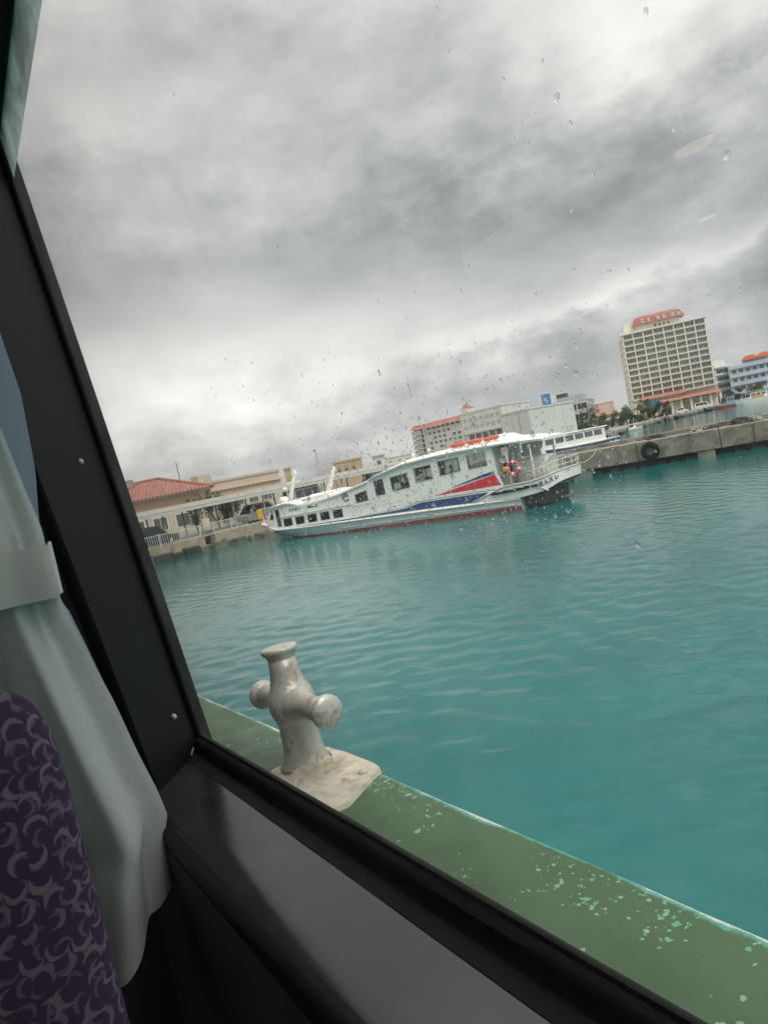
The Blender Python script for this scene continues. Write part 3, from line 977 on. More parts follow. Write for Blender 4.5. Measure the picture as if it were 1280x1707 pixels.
    MB().box((19.36,.5,.1),(20.5,BEAM-.5,.72)).build('stern_support', DARK, f)
    # black rubbing strip on the quarter
    MB().tube([(17.75,-.10,1.0),(18.6,-.13,1.05),(19.6,-.13,1.10),(20.5,-.10,1.16)], [0.03,0.06,0.06,0.04], 7).build('fender_strip', BLACKR, f, smooth=True)
    for a in (17.9,18.5,19.1,19.7,20.1):
        MB().bev((a,-.16,.98+(a-17.9)*.055),(a+.34,-.05,1.10+(a-17.9)*.055),.02).build('fender_block', BLACKR, f)
    MB().tube([(20.6,-.06,1.00),(20.95,.0,.80)], .05, 7).build('exhaust_pipe', LGREY, f)
    # ---- side walls with real window openings
    W = 0.40
    out = [(.95,.68),(.70,1.24),(1.44,2.27),(2.82,2.37),(3.70,2.16),(5.20,2.20),(7.0,2.42),(9.83,2.98),(12.4,3.44),(15.0,3.56),(18.02,3.52),(18.0,3.2),(18.12,2.10),(18.36,1.46),(18.3,.60),(9,.64)]
    def quad(x0, x1, bl, br, tl, tr, lean=0.0):
        return [(x0+lean, bl), (x1+lean, br), (x1, tr), (x0, tl)]
    wins = [('doorway', quad(1.60,2.02,.86,.88,2.13,2.16,.06)),
            ('window', [(1.03,1.46),(1.46,1.46),(1.46,2.08),(1.36,2.06)])]
    for i in range(5):
        x0 = 2.26+i*1.07
        d = .016*i
        wins.append(('window', quad(x0, x0+.80, .87+d, .88+d, 1.42+d, 1.44+d)))
    wins += [('window', quad(8.47,9.42,1.66,1.72,2.22,2.38,.05)),
             ('window', quad(10.02,10.74,1.88,1.92,2.83,2.92,.05)),
             ('window', quad(11.22,12.52,2.00,2.07,2.88,2.99,.06)),
             ('window', quad(12.92,14.14,2.26,2.34,3.15,3.20,.04)),
             ('window', quad(14.57,15.98,2.42,2.50,3.27,3.31,.04)),
             ('window', quad(16.43,17.62,2.50,2.54,3.33,3.36,.03)),
             ('slot', quad(4.55,5.40,1.84,1.86,1.98,2.02))]
    loops = [out] + [w_ for _, w_ in wins]
    for sd in (0, 1):
        fn = (lambda a, b, d: (a, W+d+.05*max(0, b-1.5), b)) if sd == 0 else (lambda a, b, d: (a, BEAM-W-d-.05*max(0, b-1.5), b))
        wl = MB().prism(loops, fn, 0.0, 0.06).build('side_wall', WHITE, f)
        for nm, lp in wins:
            if nm == 'slot':
                continue
            c_ = (sum(p[0] for p in lp)/len(lp), sum(p[1] for p in lp)/len(lp))
            inner = [(c_[0]+(p[0]-c_[0])*.95, c_[1]+(p[1]-c_[1])*.93) for p in lp]
            outer = [(c_[0]+(p[0]-c_[0])*1.02, c_[1]+(p[1]-c_[1])*1.03) for p in lp]
            fr = MB().prism([outer, inner], fn, -.012, .01).build('window_frame' if nm == 'window' else 'door_frame', LGREY if nm == 'window' else WHITE, wl)
            if nm == 'window':
                dark = lp[0][0] < 10
                MB().prism([[(c_[0]+(p[0]-c_[0])*1.02, c_[1]+(p[1]-c_[1])*1.02) for p in lp]], fn, .026, .034).build('pane', DTINT if dark else TINT, wl)
        if sd == 0:
            # mullions that split the long saloon windows
            for x_, z0, z1 in ((13.55,2.30,3.18),(15.05,2.45,3.29),(15.5,2.47,3.3),(16.95,2.53,3.35),(17.2,2.53,3.35),(11.85,2.04,2.94)):
                MB().prism([[(x_,z0),(x_+.05,z0),(x_+.05,z1),(x_,z1)]], fn, .035, .055).build('mullion', LGREY, wl)
            # side door seam and handle rails
            for x_ in (9.88, 10.98):
                MB().prism([[(x_,.86),(x_+.03,.86),(x_-.03,2.95),(x_-.06,2.95)]], fn, -.012, .0).build('door_seam', LGREY, wl)
            MB().prism([[(8.2,1.52),(9.6,1.60),(9.6,1.63),(8.2,1.55)]], fn, -.03, 0).build('ledge', WHITE, wl)
            MB().prism([[(2.0,1.53),(8.2,1.66),(8.2,1.70),(2.0,1.57)]], fn, -.05, 0).build('ledge', WHITE, wl)
            # painted flashes
            P = lambda nm, m_, pts, d=.006: MB().prism([pts], fn, -d, -.0005).build(nm, m_, wl)
            P('navy_stripe', NAVY, [(2.0,.70),(8.5,.72),(12.05,.72),(16.72,.675),(17.42,1.13),(13.05,1.12),(11.95,.91),(8.5,.80),(2.0,.745)])
            P('white_line', WHITE, [(11.93,.93),(13.02,1.14),(17.5,1.15),(17.52,1.18),(13.0,1.175),(11.85,.955)], .007)
            P('green_line', GREEN_LINE, [(8.5,.825),(11.87,.965),(13.0,1.185),(17.9,1.20),(17.92,1.235),(13.0,1.215),(11.8,.985),(8.5,.84)])
            P('red_flash', RED, [(14.06,1.37),(18.24,1.42),(17.97,2.03)])
            P('navy_flash', NAVY, [(15.0,1.63),(17.96,2.06),(17.93,2.21),(17.3,2.13)])
            P('white_flash_line', WHITE, [(14.9,1.585),(17.97,2.035),(17.96,2.058),(14.98,1.612)], .008)
            # round emblem
            ex, ez = 7.76, 2.16
            ring = [(ex+.30*math.cos(k*math.pi/12), ez+.30*math.sin(k*math.pi/12)) for k in range(24)]
            em = MB().prism([ring], fn, -.006, 0).build('emblem', WHITE, wl)
            def seg(a0, a1, r0, r1, n=9):
                return [(ex+r1*math.cos(R(a0+(a1-a0)*k/n)), ez+r1*math.sin(R(a0+(a1-a0)*k/n))) for k in range(n+1)] + [(ex+r0*math.cos(R(a1-(a1-a0)*k/n)), ez+r0*math.sin(R(a1-(a1-a0)*k/n))) for k in range(n+1)]
            MB().prism([seg(60,215,.20,.29)], fn, -.011, -.007).build('emblem_arc', NAVY, em)
            MB().prism([seg(230,330,.19,.29)], fn, -.011, -.007).build('emblem_arc', NAVY, em)
            MB().prism([[(ex-.24,ez-.06),(ex+.27,ez+.02),(ex+.22,ez+.17),(ex+.1,ez+.12)]], fn, -.011, -.007).build('emblem_wedge', RED, em)
            MB().prism([[(ex-.24,ez-.03),(ex+.12,ez+.15),(ex+.06,ez+.26),(ex-.02,ez+.19)]], fn, -.010, -.007).build('emblem_wedge', NAVY, em)
            # company name on the wheelhouse side
            tm = Matrix(((1,0,0,3.42),(0,0,-1,W+.012),(0,1,0,1.90),(0,0,0,1)))
            text_mesh('安栄観光', .25, DARK, 'lettering', wl, tm, .003, 1.12)
            # sign poster behind the first saloon window
            MB().prism([[(12.98,2.32),(13.50,2.36),(13.50,2.78),(13.0,2.60)]], fn, .036, .044).build('window_banner', WHITE, wl)
            MB().prism([[(13.05,2.40),(13.45,2.44),(13.45,2.50),(13.05,2.48)]], fn, .030, .0355).build('banner_mark', NAVY, wl)
            MB().prism([[(13.05,2.50),(13.45,2.55),(13.47,2.66),(13.2,2.58)]], fn, .030, .0355).build('banner_mark', RED, wl)
            MB().prism([[(11.45,2.10),(11.85,2.13),(11.85,2.48),(11.45,2.45)]], fn, .036, .042).build('window_banner', WHITE, wl)
            MB().prism([[(15.15,2.55),(15.38,2.56),(15.38,2.95),(15.15,2.95)]], fn, .30, .33).build('saloon_sign', mat('green_sign', (.05,.26,.18), .5), f)
    # inner deck, bulkheads, saloon seats
    MB().box((1.2,W+.08,.55),(18.2,BEAM-W-.08,.66)).build('lower_deck', DARK, f)
    MB().box((10.0,W+.10,1.30),(18.2,BEAM-W-.12,1.38)).build('saloon_deck', GREYP, f)
    MB().box((9.9,W+.12,.67),(9.96,BEAM-W-.14,2.95)).build('bulkhead', DARK, f)
    fb = MB().box((18.02,W+.14,1.36),(18.08,1.5,3.48)).box((18.02,2.6,1.36),(18.08,BEAM-W-.14,3.48)).build('bulkhead', LGREY, f)
    sm = mat('saloon_seat_blue', (.05,.07,.14), .8)
    s0 = None
    for i in range(9):
        for yy in (.75, 2.75):
            x_ = 10.7+i*.82
            if s0 is None:
                s0 = MB().bev((0,0,0),(.42,1.15,.42),.05).bev((.36,0,.35),(.50,1.15,1.02),.05).build('saloon_seat', sm, f)
                s0.location = (x_-10, yy-CW, 1.39)
                b0 = s0.data
                b0.transform(Matrix.Translation(Vector((10, CW, 0))))
            else:
                rep(s0, f, (x_-10, yy-CW, 1.39))
    # wheelhouse front with slanted screens
    scr = [(-.0,0)]
    mb = MB()
    fy = [(.47,.95),(1.20,.72),(2.35,.62),(3.50,.72),(BEAM-.47,.95)]
    lowp = [(x_-.05, y_, .80) for y_, x_ in fy]
    midp = [(x_-.22, y_, 1.42) for y_, x_ in fy]
    topp = [(x_+.50, y_, 2.20) for y_, x_ in fy]
    rfp = [(x_+.62, y_, 2.31) for y_, x_ in fy]
    mb.rings([lowp, midp], closed=False, cap=False)
    mb.rings([topp, rfp], closed=False, cap=False)
    mb.build('wheelhouse_front', WHITE, f)
    for k in range(4):
        a, b, c_, d_ = Vector(midp[k]), Vector(midp[k+1]), Vector(topp[k+1]), Vector(topp[k])
        MB().add([a.lerp(b,.06), b.lerp(a,.06), c_.lerp(d_,.06), d_.lerp(c_,.06)], [(0,1,2,3)]).build('windscreen', DTINT, f)
        MB().tube([a, d_], .035, 6).build('screen_post', WHITE, f)
    MB().tube([midp[-1], topp[-1]], .035, 6).build('screen_post', WHITE, f)
    # roofs: low wheelhouse roof, sunken fore part, long saloon roof
    def roof(name, st, m_):                    # (x, edge z, crown z, inset)
        rg_ = []
        for x_, ze, zc_, ins in st:
            y0, y1 = W-.10+ins, BEAM-W+.10-ins
            ring = []
            for q in range(13):
                t_ = q/12
                ring.append((x_, y0+(y1-y0)*t_, ze+(zc_-ze)*(1-abs(2*t_-1)**3.2)))
            ring += [(x_, y1-.02, ze-.09), (x_, CW, ze-.10), (x_, y0+.02, ze-.09)]
            rg_.append(ring)
        return MB().rings(rg_).build(name, m_, f, smooth=40)
    roof('wheelhouse_roof', [(1.30,2.26,2.30,.05),(1.5,2.33,2.44,.0),(2.8,2.42,2.54,.0),(3.3,2.34,2.42,.05),(3.75,2.18,2.24,.1)], WHITE)
    roof('fore_roof', [(3.76,2.05,2.10,.1),(5.2,2.14,2.20,.1),(7.0,2.36,2.42,.05),(9.6,2.86,2.95,.05)], WHITE)
    roof('saloon_roof', [(9.72,3.00,3.06,.06),(10.2,3.12,3.26,.0),(12.3,3.50,3.72,.0),(14.0,3.60,3.84,.0),(16.0,3.64,3.90,.0),(18.5,3.60,3.86,.0),(19.8,3.53,3.72,.02),(20.7,3.46,3.57,.08),(20.92,3.41,3.47,.14)], WHITE)
    hump = [(15.7,3.80,3.90,1.0),(16.3,3.82,4.02,.95),(17.9,3.80,4.10,.95),(18.5,3.76,4.05,1.0),(18.95,3.70,3.82,1.15)]
    roof('roof_casing', hump, WHITE)
    # orange raft canisters and chocks on the roof
    for x_ in (15.4, 16.45, 17.45):
        MB().lathe([(.08,0),(.115,.03),(.12,.40),(.125,.42),(.12,.44),(.115,.85),(.08,.90)], (x_,.95,3.96), (1,0,.03), 14).build('life_raft', ORANGE, f, smooth=50)
        MB().box((x_+.2,.80,3.70),(x_+.26,1.1,3.86)).build('raft_cradle', STEEL, f)
        MB().box((x_+.65,.80,3.70),(x_+.71,1.1,3.86)).build('raft_cradle', STEEL, f)
    for x_, z_ in ((12.8,3.74),(13.9,3.82),(18.7,3.86)):
        MB().lathe([(.05,0),(.05,.10),(.10,.12),(.10,.2),(.04,.26)], (x_,1.0,z_), n=10).build('roof_vent', WHITE, f, smooth=40)
    # masts, searchlight, engine cowl
    def mast(nm, a, b, arms):
        m1 = MB().tube([a, Vector(a).lerp(Vector(b),.5), b], [.20,.13,.08], 10).build(nm, WHITE, f, smooth=True)
        A, B_ = Vector(a), Vector(b)
        for t_, wd in arms:
            c_ = A.lerp(B_, t_)
            MB().tube([c_-Vector((0,wd,0)), c_+Vector((0,wd,0))], .035, 6).build('mast_arm', WHITE, m1)
            MB().tube([c_-Vector((0,wd,0)), c_-Vector((0,wd,-.35))], .02, 5).build('aerial', LGREY, m1)
    mast('mast', (1.40,CW,2.36), (2.45,CW,4.48), [(.62,.75),(.9,.3)])
    mast('mast', (4.95,CW,2.6), (5.85,CW,4.15), [(.85,.35)])
    MB().lathe([(.28,0),(.32,.05),(.32,.22),(.22,.34),(.02,.38)], (1.5,1.7,2.46), n=14).build('radar_dome', WHITE, f, smooth=40)
    MB().lathe([(.10,-.12),(.14,-.1),(.14,.1),(.04,.14)], (1.30,CW-.1,3.30), (-1,-.4,0), 12).build('searchlight', WHITE, f, smooth=40)
    MB().tube([(1.35,CW,2.5),(1.32,CW,3.2)], .03, 6).build('searchlight_post', WHITE, f)
    mb = MB()
    rg_ = []
    for x_, h_, wd in ((3.0,2.24,.9),(3.5,2.42,1.2),(4.3,2.66,1.3),(5.4,2.70,1.3),(6.3,2.62,1.2),(7.0,2.45,1.0)):
        rg_.append([(x_,CW-wd,2.1),(x_,CW-wd+.05,h_-.15),(x_,CW-wd+.25,h_),(x_,CW+wd-.25,h_),(x_,CW+wd-.05,h_-.15),(x_,CW+wd,2.1)])
    mb.rings(rg_).build('cowl', WHITE, f, smooth=30)
    MB().add([(3.34,CW-1.0,2.30),(4.35,CW-1.32,2.34),(4.35,CW-1.28,2.55),(3.55,CW-1.16,2.38)], [(0,1,2,3)]).build('cowl_window', DTINT, f)
    hr = MB()
    hr.tube([(2.9,.55,2.40),(2.95,.55,2.62),(4.2,.55,2.46),(5.4,.55,2.46),(6.8,.55,2.64)], .022, 6)
    for x_, z_ in ((3.7,2.5),(4.6,2.46),(5.5,2.48)):
        hr.tube([(x_,.55,2.14),(x_,.55,z_)], .018, 5)
    hr.build('handrail', STEEL, f, smooth=True)
    # bow fittings
    hr = MB()
    bp = [(-1.28,2.28,1.27),(-.9,1.72,1.22),(-.35,1.15,1.18),(.5,.66,1.12)]
    MB().tube([(p[0],p[1],p[2]+.28) for p in bp], .022, 6).build('bow_rail', STEEL, f, smooth=True)
    MB().tube([mir((p[0],p[1],p[2]+.28)) for p in bp], .022, 6).build('bow_rail', STEEL, f, smooth=True)
    for p in bp:
        MB().tube([p, (p[0],p[1],p[2]+.28)], .018, 5).build('rail_post', STEEL, f)
    MB().lathe([(.14,0),(.10,.03),(.08,.2),(.12,.24),(.12,.28)], (-.95,CW,1.06), n=10).build('bow_bollard', STEEL, f, smooth=40)
    MB().bev((-.1,1.9,1.0),(.45,2.8,1.3),.05).build('windlass', GREYP, f)
    # after deck: posts, grey cover, rails, life jackets box
    for x_, y_ in ((18.75,.62),(18.75,1.5),(20.1,.62),(18.75,4.05),(20.1,4.05)):
        MB().tube([(x_,y_,1.02),(x_,y_,3.46)], .05, 8).build('roof_post', WHITE, f, smooth=True)
    MB().box((18.3,3.9,2.55),(19.35,3.98,3.32)).build('weather_screen', WHITE, f)
    mb = MB()
    rg_ = []
    for x_, sc in ((18.95,.80),(19.05,.93),(19.3,1.0),(20.2,1.0),(20.5,.96),(20.68,.86)):
        ring = []
        for k in range(20):
            a = 2*math.pi*k/20
            ring.append((x_ + .10*math.sin(a), 1.95+.95*sc*math.copysign(abs(math.cos(a))**.55, math.cos(a)), 1.82+.78*sc*math.copysign(abs(math.sin(a))**.55, math.sin(a))))
        rg_.append(ring)
    mb.rings(rg_).build('engine_hatch_cover', mat('grey_tarpaulin', (.50,.50,.46), .6, .08, 3), f, smooth=45)
    MB().box((18.15,.75,1.04),(18.7,1.25,1.9)).build('locker', GREYP, f)
    MB().bev((18.42,.50,2.05),(18.60,.68,2.32),.04).build('yellow_float', YELLOW, f)
    rp = [(19.95,.02,1.38),(19.93,.02,1.80),(20.03,.02,1.90),(20.6,.04,1.98),(21.05,.20,2.10),(21.33,.55,2.20),(21.48,1.2,2.22),(21.56,CW,2.22),(21.48,3.5,2.22),(21.33,4.15,2.20),(21.05,4.5,2.10),(20.4,4.66,1.96)]
    MB().tube(rp, .032, 8).build('stern_rail', STEEL, f, smooth=True)
    MB().tube([(p[0],p[1],p[2]-.27) for p in rp[2:]], .022, 7).build('stern_rail', STEEL, f, smooth=True)
    for p in rp[3:]:
        MB().tube([(p[0],p[1],1.38),p], .024, 6).build('rail_post', STEEL, f, smooth=True)
    for p in ((20.3,.03,1.94),(20.85,.12,2.05),(21.2,.38,2.16)):
        MB().tube([(p[0],p[1],1.38),p], .024, 6).build('rail_post', STEEL, f, smooth=True)
    gr = MB()
    for k in range(7):
        gr.tube([(20.5,3.1+.2*k,1.05),(20.5,3.1+.2*k,2.30)], .015, 5)
    gr.tube([(20.5,3.0,2.30),(20.5,4.4,2.30)], .022, 6)
    gr.build('gangway_rail', STEEL, f)
    # stern name: a few brush-like characters following the quarter
    for i, (x_, y_, z_) in enumerate(((20.62,-.03,1.18),(20.88,.07,1.25),(21.10,.20,1.31),(21.30,.42,1.37))):
        dirv = Vector((.85-.18*i, .35+.18*i, .10)).normalized()
        nv = Vector((dirv.y, -dirv.x, 0)).normalized()
        upv = nv.cross(dirv) if nv.cross(dirv).z > 0 else dirv.cross(nv)
        o_ = Vector((x_,y_,z_)) + nv*.045
        tm = Matrix(((dirv.x,upv.x,nv.x,o_.x),(dirv.y,upv.y,nv.y,o_.y),(dirv.z,upv.z,nv.z,o_.z),(0,0,0,1)))
        text_mesh('あんえい'[i], .30, DARK, 'stern_lettering', f, tm, .02)
    return f
ferry()
def lifebuoy(label, c, nrm, r, fr, m_=None):
    nv = Vector(nrm).normalized()
    u = nv.orthogonal().normalized()
    w_ = nv.cross(u)
    c = Vector(c)
    t_ = thing('lifebuoy', label, 'lifebuoy', tuple(c), fr)
    n, m2 = 32, 10
    rings = []
    for k in range(n+1):
        a = 2*math.pi*k/n
        d = u*math.cos(a) + w_*math.sin(a)
        rings.append([c + d*(r*.76 + r*.24*math.cos(2*math.pi*q/m2)) + nv*(r*.24*math.sin(2*math.pi*q/m2)) for q in range(m2)])
    MB().rings(rings, cap=False).build('ring', m_ or REDBUOY, t_, smooth=True)
    for j in range(4):
        rr = []
        for k in range(5):
            a = math.pi/2*j + .62 + (k-2)*.09
            d = u*math.cos(a) + w_*math.sin(a)
            rr.append([c + d*(r*.76 + r*.255*math.cos(2*math.pi*q/m2)) + nv*(r*.255*math.sin(2*math.pi*q/m2)) for q in range(m2)])
        MB().rings(rr).build('band', WHITE, t_, smooth=True)
lifebuoy('red and white lifebuoy hanging at the ferry stern deck', (19.14,.30,2.20), (0,-1,.05), .42, FER)
lifebuoy('red lifebuoy on the far side of the ferry stern rail', (19.75,3.6,2.15), (.5,-.8,0), .36, FER)
lifebuoy('red ring buoy lying on the very tip of the ferry bow', (-.55,1.85,1.40), (-.3,-1,.3), .27, FER)
lifebuoy('red ring buoy beside the ferry wheelhouse on the bow deck', (.25,2.3,1.52), (-.3,-1,.3), .25, FER)
# ------------------------------------------------------------------ land
CONC = mat('weathered_concrete', (0.25,0.228,0.182), 0.85, 0.22, 1.3, bump=0.5, bscale=14, dirt=(0.105,0.092,0.07), dscale=1.1, dlo=0.46, dhi=0.72)
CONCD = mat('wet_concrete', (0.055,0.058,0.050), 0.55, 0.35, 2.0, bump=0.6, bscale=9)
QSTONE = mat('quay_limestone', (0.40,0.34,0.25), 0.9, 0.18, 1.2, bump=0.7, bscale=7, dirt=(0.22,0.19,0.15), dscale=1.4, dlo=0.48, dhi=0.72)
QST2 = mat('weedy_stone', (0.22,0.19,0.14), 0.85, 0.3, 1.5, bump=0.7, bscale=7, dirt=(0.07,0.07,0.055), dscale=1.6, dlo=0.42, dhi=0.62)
PAVE = mat('quay_paving', (0.26,0.25,0.22), 0.9, 0.15, 0.6)
CREAM = mat('cream_render', (0.66,0.60,0.47), 0.85, 0.06, 0.8)
PEACH = mat('peach_render', (0.66,0.47,0.33), 0.85, 0.06, 0.8)
TILE = mat('red_roof_tile', (0.36,0.165,0.125), 0.8, 0.22, 1.8, dirt=(0.50,0.28,0.22), dscale=3)
TILE2 = mat('bright_red_roof', (0.37,0.15,0.12), 0.8, 0.15, 0.6)
CANOPY = mat('grey_canopy_roof', (0.32,0.305,0.27), 0.7, 0.12, 1.0)
BGW = mat('white_render', (0.66,0.66,0.62), 0.8, 0.05, 0.3, dirt=(0.50,0.49,0.45), dscale=0.35)
BGB = mat('beige_render', (0.55,0.49,0.39), 0.85, 0.07, 0.3, dirt=(0.42,0.37,0.30), dscale=0.3)
BGBR = mat('brown_render', (0.47,0.37,0.23), 0.85, 0.1, 0.5, dirt=(0.33,0.26,0.17), dscale=0.4)
BGG = mat('grey_render', (0.42,0.43,0.43), 0.85, 0.06, 0.3, dirt=(0.33,0.33,0.33), dscale=0.3)
BGP = mat('pink_render', (0.58,0.41,0.34), 0.85, 0.06, 0.3)
BGO = mat('orange_render', (0.62,0.30,0.14), 0.85, 0.06, 0.3)
BGLB = mat('pale_blue_render', (0.55,0.61,0.70), 0.8, 0.06, 0.3)
CORR = mat('orange_canopy', (0.85,0.22,0.09), 0.6, 0.05, 1)
ROCKM = mat('shore_rock', (0.15,0.14,0.12), 0.9, 0.3, 0.8)
GZ = 1.02                                     # quay level
QO, QD = Vector((-16.413, 46.423)), Vector((0.683, 0.730))
QN = Vector((-0.730, 0.683))                  # inland
QUAY = frame((QO.x, QO.y, 0), (QD.x, QD.y, 0), (QN.x, QN.y, 0), (0, 0, 1))
def poly(mb, pts, z0, z1):
    return mb.prism([pts], lambda a, b, d: (a, b, d), z0, z1)
def q2w(t, n):
    p = QO + QD*t + QN*n
    return (p.x, p.y)
def land():
    sh = [q2w(-60,1.2), q2w(30,1.2), (9.0,86.0), (20.0,118.0), (44,134), (53,147), (66,170), (77,185), (89,195), (109,219), (118,217), (134,229), (260,300), (420,330), (900,360), (900,900), (-600,900), (-600,40)]
    struct(poly(MB(), sh, -3, GZ), 'quay_ground', PAVE)
    # sea wall: an upper wall set back and a lower stone footing, with a recess for the ladder
    mb = MB()
    for a, b in ((-60,5.2),(6.1,30)):
        mb.box((a,.55,-2),(b,1.3,GZ+.03))
    struct(mb, 'quay_wall', QSTONE, QUAY)
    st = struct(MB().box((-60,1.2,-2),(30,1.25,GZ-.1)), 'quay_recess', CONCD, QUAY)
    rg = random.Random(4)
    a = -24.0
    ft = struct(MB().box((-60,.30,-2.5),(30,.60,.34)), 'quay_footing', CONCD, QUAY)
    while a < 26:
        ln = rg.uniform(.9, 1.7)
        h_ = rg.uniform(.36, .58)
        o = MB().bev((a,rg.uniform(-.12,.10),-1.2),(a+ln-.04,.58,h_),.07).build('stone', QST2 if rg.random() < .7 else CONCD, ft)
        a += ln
    # drain slot and weed line
    for k in range(7):
        MB().tube([(5.3,.62-.02*k,.15+.14*k),(6.0,.62-.02*k,.15+.14*k)], .02, 5).build('ladder_rung', CONCD, ft)
land()
def shore_rocks():
    rg = random.Random(12)
    pts = [(44,134),(53,147),(66,170),(77,185),(89,195),(109,219)]
    rm = [MB().bev((-1,-.8,-.7),(1,.8,.7),.35).mesh('shore_rock') for _ in range(1)][0]
    rm.materials.append(ROCKM)
    k = 0
    for i in range(len(pts)-1):
        a, b = Vector(pts[i]), Vector(pts[i+1])
        n = int((b-a).length/2.3)
        for j in range(n):
            p = a.lerp(b, (j+rg.random()*.6)/n)
            o = bpy.data.objects.new('shore_rock', rm)
            COL.objects.link(o)
            s_ = rg.uniform(.5,1.1)
            o.location = (p.x-.3, p.y-.5, rg.uniform(.2,.7))
            o.scale = (s_*rg.uniform(.8,1.5), s_, s_*rg.uniform(.6,1.0))
            o.rotation_euler = (rg.uniform(-.3,.3), rg.uniform(-.3,.3), rg.uniform(0,6))
            o['label'], o['category'], o['group'] = 'dark rock in the line along the far shore below the hotel', 'rock', 'rocks along the far shore'
shore_rocks()
# ------------------------------------------------------------------ railing on the quay
def railing(label, t0, t1, n, h=.88, pitch=.17, post=1.65):
    r = thing('quay_railing', label, 'railing', (t0,n,GZ), QUAY)
    RP = mat('pale_rail_paint', (0.60,0.60,0.56), 0.5, 0.1, 3)
    MB().box((t0,n-.03,GZ+h-.05),(t1,n+.03,GZ+h)).build('top_rail', RP, r)
    MB().box((t0,n-.02,GZ+.10),(t1,n+.02,GZ+.14)).build('bottom_rail', RP, r)
    k = t0
    p0 = None
    while k <= t1+.01:
        if p0 is None:
            p0 = MB().box((t0-.04,n-.045,GZ),(t0+.04,n+.045,GZ+h+.04)).build('post', RP, r)
        else:
            rep(p0, r, (k-t0,0,0))
        k += post
    b0 = None
    k = t0+pitch
    while k < t1:
        if b0 is None:
            b0 = MB().box((k-.014,n-.014,GZ+.14),(k+.014,n+.014,GZ+h-.05)).build('baluster', RP, r)
            k0 = k
        else:
            rep(b0, r, (k-k0,0,0))
        k += pitch
railing('white balustrade along the quay edge before the terminal', -3.2, 5.1, .75)
railing('short white balustrade right of the quay ladder recess', 6.2, 9.4, .75)
railing('tall pale mesh railing beyond the ferry bow', 11.0, 17.6, .9, 1.05, .33, 2.2)
# ------------------------------------------------------------------ walkway canopy
def canopy():
    c = thing('walkway_canopy', 'long grey roofed walkway running along the quay', 'canopy', (0,2.5,GZ), QUAY)
    r_ = MB()
    r_.rings([[(t,2.35,3.20),(t,2.35,3.36),(t,3.9,3.68),(t,5.6,3.36),(t,5.6,3.20),(t,3.9,3.50)] for t in (-14,6,20,44)])
    r_.build('roof', CANOPY, c)
    MB().box((-14,2.30,3.10),(44,2.349,3.30)).build('gutter', LGREY, c)
    PP = mat('canopy_post_paint', (0.34,0.33,0.30), 0.6, 0.1, 2)
    p0 = None
    t = -12.0
    while t < 44:
        for n in (2.75, 5.2):
            if p0 is None:
                p0 = MB().tube([(0,2.5,GZ),(0,2.5,3.3)], .065, 8).build('post', PP, c)
                p0.location = (t, n-2.5, 0)
            else:
                rep(p0, c, (t, n-2.5, 0))
        t += 3.1
    b0 = None
    t = -12.0
    while t < 44:
        if b0 is None:
            b0 = MB().box((-.05,2.5,3.10),(.05,5.4,3.20)).build('beam', PP, c)
            b0.location = (t,0,0)
        else:
            rep(b0, c, (t,0,0))
        t += 3.1
canopy()
# ------------------------------------------------------------------ generic building blocks
def site(p0, p1):                              # frame with x along the facade from p0 to p1, y away from the viewer
    a, b = Vector((p0[0],p0[1],0)), Vector((p1[0],p1[1],0))
    x = (b-a).normalized()
    return frame((a.x,a.y,0), x, (-x.y,x.x,0), (0,0,1)), (b-a).length
def win_grid(parent, m_, xs, zs, w, h, d=.05, frame_m=None, face=0.0, name='window', sill=True, jit=None):
    p0 = None
    for zi, z in enumerate(zs):
        for xi, x in enumerate(xs):
            if jit and random.random() < jit:
                continue
            if p0 is None:
                b = BASE[root_of(parent)]
                o = MB()
                o.box((0,face-d,0),(w,face+.02,h))
                p0 = o.build(name, frame_m or LGREY, parent)
                q0 = MB().box((.07*w,face-d-.012,.07*h),(.48*w,face-d+.001,.93*h)).box((.52*w,face-d-.012,.07*h),(.93*w,face-d+.001,.93*h)).build('pane', m_, p0)
                p0.data.transform(Matrix.Translation(Vector(b)))
                q0.data.transform(Matrix.Translation(Vector(b)))
                p0.location = (x-b[0], -b[1], z-b[2])
                first = (p0, q0)
            else:
                c = rep(first[0], parent, (x-b[0], -b[1], z-b[2]))
                d_ = first[1].copy()
                COL.objects.link(d_)
                d_.parent = c
def facade(name, label, px0, px1, Y0, Y1, depth, ytop, wall, cat='building', ground=GZ, group=None):
    # px0/px1: base pixels left and right, ytop: pixel of the roof line at the left corner
    a, b = at(px0[0], px0[1], Y0), at(px1[0], px1[1], Y1)
    fr, w = site(a, b)
    top = at(px0[0], ytop, Y0).z
    t_ = thing(name, label, cat, (0,0,ground), fr, group)
    MB().box((0,0,ground-1),(w,depth,top)).build('wall', wall, t_)
    MB().box((-.12,-.12,top+.001),(w+.12,depth+.12,top+.28)).build('parapet', wall, t_)
    return t_, w, top
def lin(a, b, n):
    return [a + (b-a)*k/(n-1) for k in range(n)] if n > 1 else [a]
